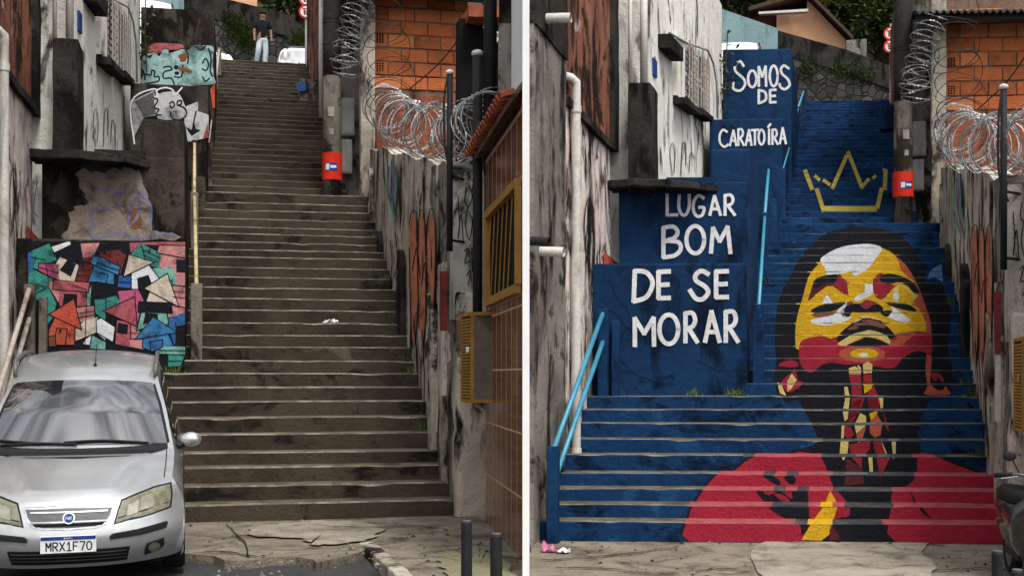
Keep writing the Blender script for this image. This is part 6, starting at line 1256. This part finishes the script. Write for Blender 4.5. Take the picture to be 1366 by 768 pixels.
        def word(nm, txt, x, z_, w_, h_, gap, lw, m, o):
            mb = MB()
            for ch in txt:
                for j, ln in enumerate(GL[ch]):
                    for qd in ribbon([(x+a*w_, z_+b*h_) for a, b in ln], lw): mb.add([pb(p[0], p[1], o+.0003*j) for p in qd], [(0, 1, 2, 3)])
                x += w_+gap
            mb.build(nm, m, pt_)
        word('lettering', 'MRX1F70', -.158, .352, .034, .066, .0145, .0095, M['ink'], .0135); word('band_lettering', 'BRASIL', -.03, .443, .007, .012, .004, .002, M['labelwhite'], .0155)
        for pts in ([(-.62, 1.055), (-.3, 1.07), (-.02, 1.06)], [(-.12, 1.075), (.2, 1.085), (.56, 1.055)], [(-.66, 1.09), (-.4, 1.075), (-.3, 1.065)]):
            mb = MB(); q = [Mx @ fy(x, z_, .028) for x, z_ in smooth(pts, 5, False)]; mb.tube(q, .011, 6); mb.build('wiper', M['carblack'], e)
        mb = MB(); b0 = Vector((.07, 2.0, 1.68)); mb.tube([Mx @ b0, Mx @ (b0+Vector((0, .05, .03)))], [.02, .008], 8); mb.tube([Mx @ (b0+Vector((0, .04, .025))), Mx @ (b0+Vector((0, .26, .20)))], .004, 5); mb.build('antenna', M['carblack'], e)
        # wing gap lines
        for sg in (-1, 1):
            mb = MB(); q = []
            for i, (s_, z_, hw, dr, bow) in enumerate(rr_):
                if .3 < s_ < 1.0: p = V[i*(nc+1)+(nc-1 if sg > 0 else 1)]; q.append(Mx @ (p+Vector((0, 0, .004))))
            mb.tube(q, .005, 4); mb.build('bonnet_gap', M['carblack'], e)
    mb = MB(); mb.hexa([Mx @ Vector(p) for p in ((-.72, .45, .16), (.72, .45, .16), (.72, 3.7, .16), (-.72, 3.7, .16), (-.72, .45, .55), (.72, .45, .55), (.72, 3.7, .55), (-.72, 3.7, .55))]); mb.build('underbody', M['carblack'], e)
    return e
Yf = 9.3; cx_ = (92-CX)/F*Yf
CM = Matrix.Translation((cx_, Yf, -.062)) @ Matrix.Rotation(R_(19.5), 4, 'Z') @ Matrix.Rotation(R_(3.3), 4, 'X')
car('parked_car', CM, M['silver'], 'dusty silver hatchback parked in front of the bare stairs')
# white cars along the upper streets
for S, px, py, dv, yaw, lb in ((SL, 402, 71, 3.4, 90, 'white car crossing behind the man at the top of the bare stairs'), (SL, 300, 76, 3.6, -90, 'white car half hidden by the upper handrail behind the walking man')):
    f = S.f; p = f.onv(px, py, f.V[-1]+dv); d = {90: (1.6, 0), -90: (-1.6, 0), 0: (0, -1.5), 180: (0, 2.0)}[yaw]
    pos = S.n(p[0], p[1], f.Z[-1]-.012); A = -f.th
    m_ = Matrix.Translation(pos) @ Matrix.Rotation(A+R_(yaw), 4, 'Z') @ Matrix.Translation((0, -2.2, 0)) @ Matrix.Scale((p[2]-f.Z[-1])/1.68 if .6 < (p[2]-f.Z[-1])/1.68 < 1.25 else .95, 4)
    car('parked_car', m_, M['carwhite'], lb, None, False)

for S, px, py, i0, lb in ((SL, 236, -6, 42, 'white car parked above the mint graffiti wall'), (SR, 1018, 48, 42, 'white car seen from behind above the SOMOS DE wall')):
    f = S.f; v0 = f.v(i0)+.3; p = f.onv(px, py, v0); uc = p[0]-.75; zb = p[2]-1.76
    car('parked_car', Matrix.Translation(S.n(uc, v0+3.95+f.k*uc, zb)) @ Matrix.Rotation(-f.th+math.pi, 4, 'Z'), M['carwhite'], lb, None, False)
    mb = MB(); q = [(uc-1.4, v0-.35), (uc+.95, v0-.35), (uc+.95, v0+4.6), (uc-1.4, v0+4.6)]; mb.prism([S.n(u, v, zb-2.5) for u, v in q], [S.n(u, v, zb) for u, v in q]); mb.build('terrace', M['apron'], kind='structure')

# ------------------------------------------------------------------ man at the top of the bare stairs
def skin_obj(name, verts, edges, radii, m, parent, root=0, sub=2):
    xs = Vector(verts[root]); me = bpy.data.meshes.new(name); me.from_pydata([Vector(v)-xs for v in verts], edges, []); ob = bpy.data.objects.new(name, me); col.objects.link(ob); place(ob, xs, parent)
    md = ob.modifiers.new('skin', 'SKIN'); md.use_smooth_shade = True
    sv = me.skin_vertices[0].data
    for i, r_ in enumerate(radii): sv[i].radius = r_ if isinstance(r_, tuple) else (r_, r_); sv[i].use_root = (i == root)
    s_ = ob.modifiers.new('sub', 'SUBSURF'); s_.levels = sub; s_.render_levels = sub; me.materials.append(m); return ob
f = FL; vm = f.V[-1]+.35; pm = f.onv(350, 84, vm); zg = f.Z[-1]-.012
hd = f.onv(350, 16, vm)[2]; H_ = hd-zg; sc_ = H_/1.75
o = SL.n(pm[0], pm[1], zg); rt_ = Vector((FL.c, -FL.s, 0)); fw_ = Vector((-FL.s*1., -FL.c, 0)); fw_ = Vector((-o.x, -o.y, 0)).normalized(); rt_ = Vector((-fw_.y, fw_.x, 0))
def pp(x, y, z_): return o+(rt_*x+fw_*y)*sc_+Vector((0, 0, z_*sc_))
e = empty('person', o, 'man in black T-shirt and pale jeans walking at the top of the bare stairs', 'person')
bv_ = [pp(0, 0, .98), pp(0, .0, 1.15), pp(0, 0, 1.38), pp(.005, .01, 1.49), pp(.01, .03, 1.58), pp(.015, .04, 1.68),
       pp(-.17, 0, 1.42), pp(-.24, .0, 1.15), pp(-.235, .06, .90), pp(-.225, .09, .80), pp(.17, 0, 1.42), pp(.25, -.02, 1.16), pp(.27, .04, .92), pp(.275, .07, .82),
       pp(-.09, 0, .93), pp(-.12, .06, .52), pp(-.19, -.08, .09), pp(-.18, .08, .03), pp(.09, 0, .93), pp(.10, .05, .5), pp(.06, .03, .09), pp(.07, .19, .03)]
be_ = [(0, 1), (1, 2), (2, 3), (3, 4), (4, 5), (2, 6), (6, 7), (7, 8), (8, 9), (2, 10), (10, 11), (11, 12), (12, 13), (0, 14), (14, 15), (15, 16), (16, 17), (0, 18), (18, 19), (19, 20), (20, 21)]
br_ = [.12, .12, .13, .055, .085, .09, .06, .045, .035, .04, .06, .045, .035, .04, .085, .06, .045, .04, .085, .06, .045, .04]
skin_obj('body', bv_, be_, [r_*sc_ for r_ in br_], M['skin'], e)
tv = [pp(0, 0, .86), pp(0, 0, 1.1), pp(0, 0, 1.38), pp(0, .0, 1.45), pp(-.17, 0, 1.42), pp(-.235, 0, 1.20), pp(.17, 0, 1.42), pp(.245, -.015, 1.20)]
skin_obj('tshirt', tv, [(0, 1), (1, 2), (2, 3), (2, 4), (4, 5), (2, 6), (6, 7)], [(.165*sc_, .13*sc_), (.16*sc_, .12*sc_), (.165*sc_, .13*sc_), .075*sc_, .085*sc_, .08*sc_, .085*sc_, .08*sc_], M['tshirt'], e)
jv = [pp(0, 0, .96), pp(0, 0, .88), pp(-.085, 0, .82), pp(-.12, .06, .5), pp(-.19, -.075, .08), pp(.085, 0, .82), pp(.10, .05, .5), pp(.065, .035, .07)]
skin_obj('jeans', jv, [(0, 1), (1, 2), (2, 3), (3, 4), (1, 5), (5, 6), (6, 7)], [(.14*sc_, .12*sc_), (.145*sc_, .12*sc_), .105*sc_, .088*sc_, .075*sc_, .105*sc_, .088*sc_, .075*sc_], M['jeans'], e)
mb = MB(); mb.ellipsoid(pp(.012, .015, 1.70), .098*sc_, .108*sc_, .075*sc_, nu=16, nv=10); mb.build('hair', M['hair'], e, smooth=True)
mb = MB(); mb.ellipsoid(pp(.02, .135, 1.615), .014*sc_, .02*sc_, .022*sc_, nu=8, nv=6); mb.build('nose', M['skin'], e, smooth=True)
for x, y in ((-.18, .07), (.07, .18)):
    mb = MB(); c = pp(x, y-.05, .04); mb.ellipsoid(c, .05*sc_, .12*sc_, .05*sc_, nu=12, nv=8); mb.build('shoe', M['carblack'], e, smooth=True)

# ------------------------------------------------------------------ bollards, scooter, litter
def bollard(X, Y, zg, h, lb):
    e = empty('bollard', Vector((X, Y, zg)), lb, 'bollard', 'black steel bollards'); mb = MB(); r_ = .034
    mb.tube([(X, Y, zg-.1), (X, Y, zg+h-.012), (X, Y, zg+h)], [r_, r_, r_*.85], 16); mb.build('tube', M['blackmetal'], e, smooth=False)
    mb = MB(); mb.tube([(X, Y, zg+h-.001), (X, Y, zg+h+.006)], r_*.8, 16); mb.build('cap', flat('bollard_cap', (.12, .12, .12), .6), e)
for px, py, zg, lb in ((622.5, 695, z0, 'black steel bollard between the kerb and its twin'), (662, 712, z0, 'black steel bollard closest to the brown tiled wall'), (1330.5, 735, zr, 'black steel bollard between the scooter and the painted stairs'), (1357, 760, zr, 'black steel bollard right in front of the scooter')):
    Y = (CAMZ-zg-.76)/(py-CY)*F; bollard((px-CX)/F*Y, Y, zg, .76, lb)
Y = 9.6; X = (1393-CX)/F*Y; SM = Matrix.Translation((X, Y, zr)) @ Matrix.Rotation(R_(-8), 4, 'Z')
e = empty('scooter', Vector((X, Y, zr)), 'black motor scooter parked facing the street by the blue painted stairs', 'scooter'); black = mat('scooter_black', (.012, .012, .013), (.01, .01, .011), None, 0, 4., .25, 0, coat=.8)
sp = lambda x, y, z_: SM @ Vector((x, y, z_))
def wheel(yc, r_):
    mb = MB(); n = 26; pts = [(r_-.07, -.045), (r_-.02, -.05), (r_, 0), (r_-.02, .05), (r_-.07, .045)]
    for j in range(n):
        t = 2*math.pi*j/n
        for rr2, w_ in pts: mb.v.append(sp(w_, yc+rr2*math.cos(t), r_+rr2*math.sin(t)))
    for j in range(n):
        for k_ in range(5): mb.f.append((j*5+k_, j*5+(k_+1) % 5, ((j+1) % n)*5+(k_+1) % 5, ((j+1) % n)*5+k_)); mb.m.append(0)
    wh = mb.build('wheel', M['rubber'], e, smooth=True); mb = MB(); mb.tube([sp(-.04, yc, r_), sp(.04, yc, r_)], r_-.07, 18); mb.build('rim', M['grille'], wh)
wheel(.0, .24); wheel(1.22, .24)
def loft(nm, secs, m):
    mb = MB(); n = len(secs[0])
    for s_ in secs: mb.v += [sp(*p) for p in s_]
    for i in range(len(secs)-1):
        for j in range(n): mb.f.append((i*n+j, i*n+(j+1) % n, (i+1)*n+(j+1) % n, (i+1)*n+j)); mb.m.append(0)
    mb.f += [tuple(range(n))[::-1], tuple(range((len(secs)-1)*n, len(secs)*n))]; mb.m += [0, 0]; return mb.build(nm, m, e, smooth=True, bevel=0)
def sec(hw, y0, y1, z_, n=14): return [(hw*math.cos(2*math.pi*j/n), (y0+y1)/2+(y1-y0)/2*math.sin(2*math.pi*j/n), z_) for j in range(n)]
loft('leg_shield', [sec(.12, .18, .30, .26), sec(.22, .12, .34, .40), sec(.25, .08, .32, .58), sec(.22, .05, .27, .72), sec(.12, .05, .22, .80), sec(.05, .08, .2, .86)], black)
loft('front_fender', [sec(.075, -.26, .22, .30), sec(.085, -.27, .2, .40), sec(.08, -.2, .16, .49), sec(.03, -.1, .08, .53)], black)
loft('rear_body', [sec(.12, .75, 1.35, .34), sec(.17, .62, 1.5, .50), sec(.16, .6, 1.6, .64), sec(.13, .62, 1.6, .70)], black)
loft('seat', [sec(.14, .58, 1.52, .70), sec(.15, .56, 1.54, .76), sec(.11, .62, 1.45, .80)], M['carblack'])
mb = MB(); mb.hexa([sp(*p) for p in ((-.16, .25, .26), (.16, .25, .26), (.16, .8, .26), (-.16, .8, .26), (-.16, .25, .33), (.16, .25, .33), (.16, .8, .33), (-.16, .8, .33))]); mb.build('floorboard', M['carblack'], e, bevel=.015)
mb = MB(); mb.ellipsoid((0, 0, 0), .12, .09, .085, nu=16, nv=10); mb.v = [sp(p.x, p.y+.13, p.z+.94) for p in mb.v]; mb.build('handlebar_cowl', black, e, smooth=True)
mb = MB(); mb.ellipsoid((0, 0, 0), .075, .03, .06, nu=14, nv=8); mb.v = [sp(p.x, p.y+.055, p.z+.935) for p in mb.v]; mb.build('headlight', M['lamp'], e, smooth=True)
for sg in (-1, 1):
    mb = MB(); mb.tube([sp(0, .15, .97), sp(sg*.17, .17, .99), sp(sg*.24, .2, .985)], .013, 8); mb.build('handlebar', M['grille'], e, smooth=True)
    mb = MB(); mb.tube([sp(sg*.21, .19, .987), sp(sg*.345, .245, .975)], .02, 10); mb.build('grip', M['rubber'], e, smooth=True)
    mb = MB(); mb.tube([sp(sg*.18, .13, .975), sp(sg*.31, .15, .955)], .006, 6); mb.build('brake_lever', M['chrome'], e)
    mb = MB(); mb.tube([sp(sg*.16, .17, 1.0), sp(sg*.22, .17, 1.12)], .007, 6); mb.build('mirror_stem', M['blackmetal'], e); mb = MB(); mb.ellipsoid((0, 0, 0), .055, .015, .04); mb.v = [sp(p.x+sg*.235, p.y+.17, p.z+1.14) for p in mb.v]; mb.build('mirror', M['carblack'], e, smooth=True)
    mb = MB(); mb.tube([sp(sg*.075, .0, .24), sp(sg*.06, .1, .55), sp(sg*.03, .14, .8)], .022, 8); mb.build('fork', M['grille'], e, smooth=True)
def litter(c, r_, m, lb, seed):
    rr = random.Random(seed); mb = MB(); n = 7
    for i in range(n):
        for j in range(n): mb.v.append(Vector(c)+Vector(((i/(n-1)-.5)*2*r_+rr.uniform(-.2, .2)*r_, (j/(n-1)-.5)*1.2*r_+rr.uniform(-.2, .2)*r_, abs(rr.gauss(0, .35))*r_+.004)))
    for i in range(n-1):
        for j in range(n-1): mb.f.append((i*n+j, (i+1)*n+j, (i+1)*n+j+1, i*n+j+1)); mb.m.append(0)
    mb.build('litter', m, None, lb, 'litter')
p = FL.onv(442, 427, FL.V[12]+.08); litter(SL.n(p[0], p[1], FL.Z[13]), .10, M['labelwhite'], 'scrap of white paper lying on a bare grey step', 1)
litter(SR.n(*FR.onz(734, 735, zr+.006)), .09, flat('pink_plastic', (.6, .2, .35), .5), 'crumpled pink plastic lying on the pavement by the blue post', 2)
litter(SR.n(*FR.onz(752, 737, zr+.006)), .07, M['labelwhite'], 'crumpled white plastic beside the pink scrap on the pavement', 3)

for S, z, x0, x1, y0, y1 in ((SL, z0, 250, 690, 680, 790), (SR, zr, 715, 1340, 708, 790)):
    rr = random.Random(31); mb = MB()
    for j in range(420):
        px, py = rr.uniform(x0, x1), rr.uniform(y0, y1); u, v, _ = S.f.onz(px, py, z)
        if v > S.f.V[0]+S.f.k*u-.05 or u > (2.5 if not S.right else 2.1): continue
        c = S.n(u, v, z+.004); r_ = rr.choice((.006, .008, .012, .02)) if rr.random() < .93 else .03
        mb.add([c+Vector((r_*math.cos(t)*rr.uniform(.6, 1.2), r_*math.sin(t)*rr.uniform(.6, 1.2), 0)) for t in (0, 1.3, 2.6, 3.9, 5.1)]+[c+Vector((0, 0, r_*.7))], [(0, 1, 5), (1, 2, 5), (2, 3, 5), (3, 4, 5), (4, 0, 5)], rr.randrange(2))
    mb.build('grit', [M['nosing'], M['step']], None, 'loose grit and pebbles scattered on the pavement before the %s' % S.tag, 'grit', kind='stuff')

for S in (SL, SR):
    rr = random.Random(77); mb = MB()
    for i, uu, n in ((.0, 2.36, 26), (4, 2.38, 22), (8.0, 2.38, 34), (9.05, 2.36, 30), (12, 2.38, 18), (16, 2.38, 30), (21, 2.38, 24), (26, 2.3, 20), (8.2, -.75, 40), (8.4, -1.3, 22), (30, 1.98, 18), (36, 1.98, 20), (44, 1.95, 16), (14, -.62, 14), (18, -.64, 14)):
        v = FL.v(i)+.12; zf = S.f.Z[int(i)+1] if i > 0 else (zr if S.right else z0); b0 = S.w(uu, v+FL.k*uu, 0); b0.z = zf
        for j in range(n):
            b = b0+Vector((rr.gauss(0, .07), rr.gauss(0, .05), -.01)); t = b+Vector((rr.gauss(0, .05), rr.gauss(0, .05), rr.uniform(.03, .15))); o = Vector((.010, .004, 0)); mb.add([b-o, b+o, t], [(0, 1, 2)], rr.randrange(3))
    mb.build('weeds', [M['leaf1'], M['leaf3'], M['leaf2']], None, 'small weeds in the corners of the %s' % S.tag, 'weeds', kind='stuff')
# street fronts that carry on past either stairway
for S, u0, u1, v0, m, lb in ((SL, -7.5, -2.76, 13.0, 'plaster', 'dirty white street front left of the bare stairs and drainpipe'), (SR, 3.05, 8.5, 13.1, 'rightwall', 'streaked street front right of the brown wall and scooter')):
    mb = MB(); mb.box(S, u0, u1, v0, v0+.4, -.6, 6.8); mb.build('street_front', M[m], None, lb, 'wall', rough=(.7, .01))
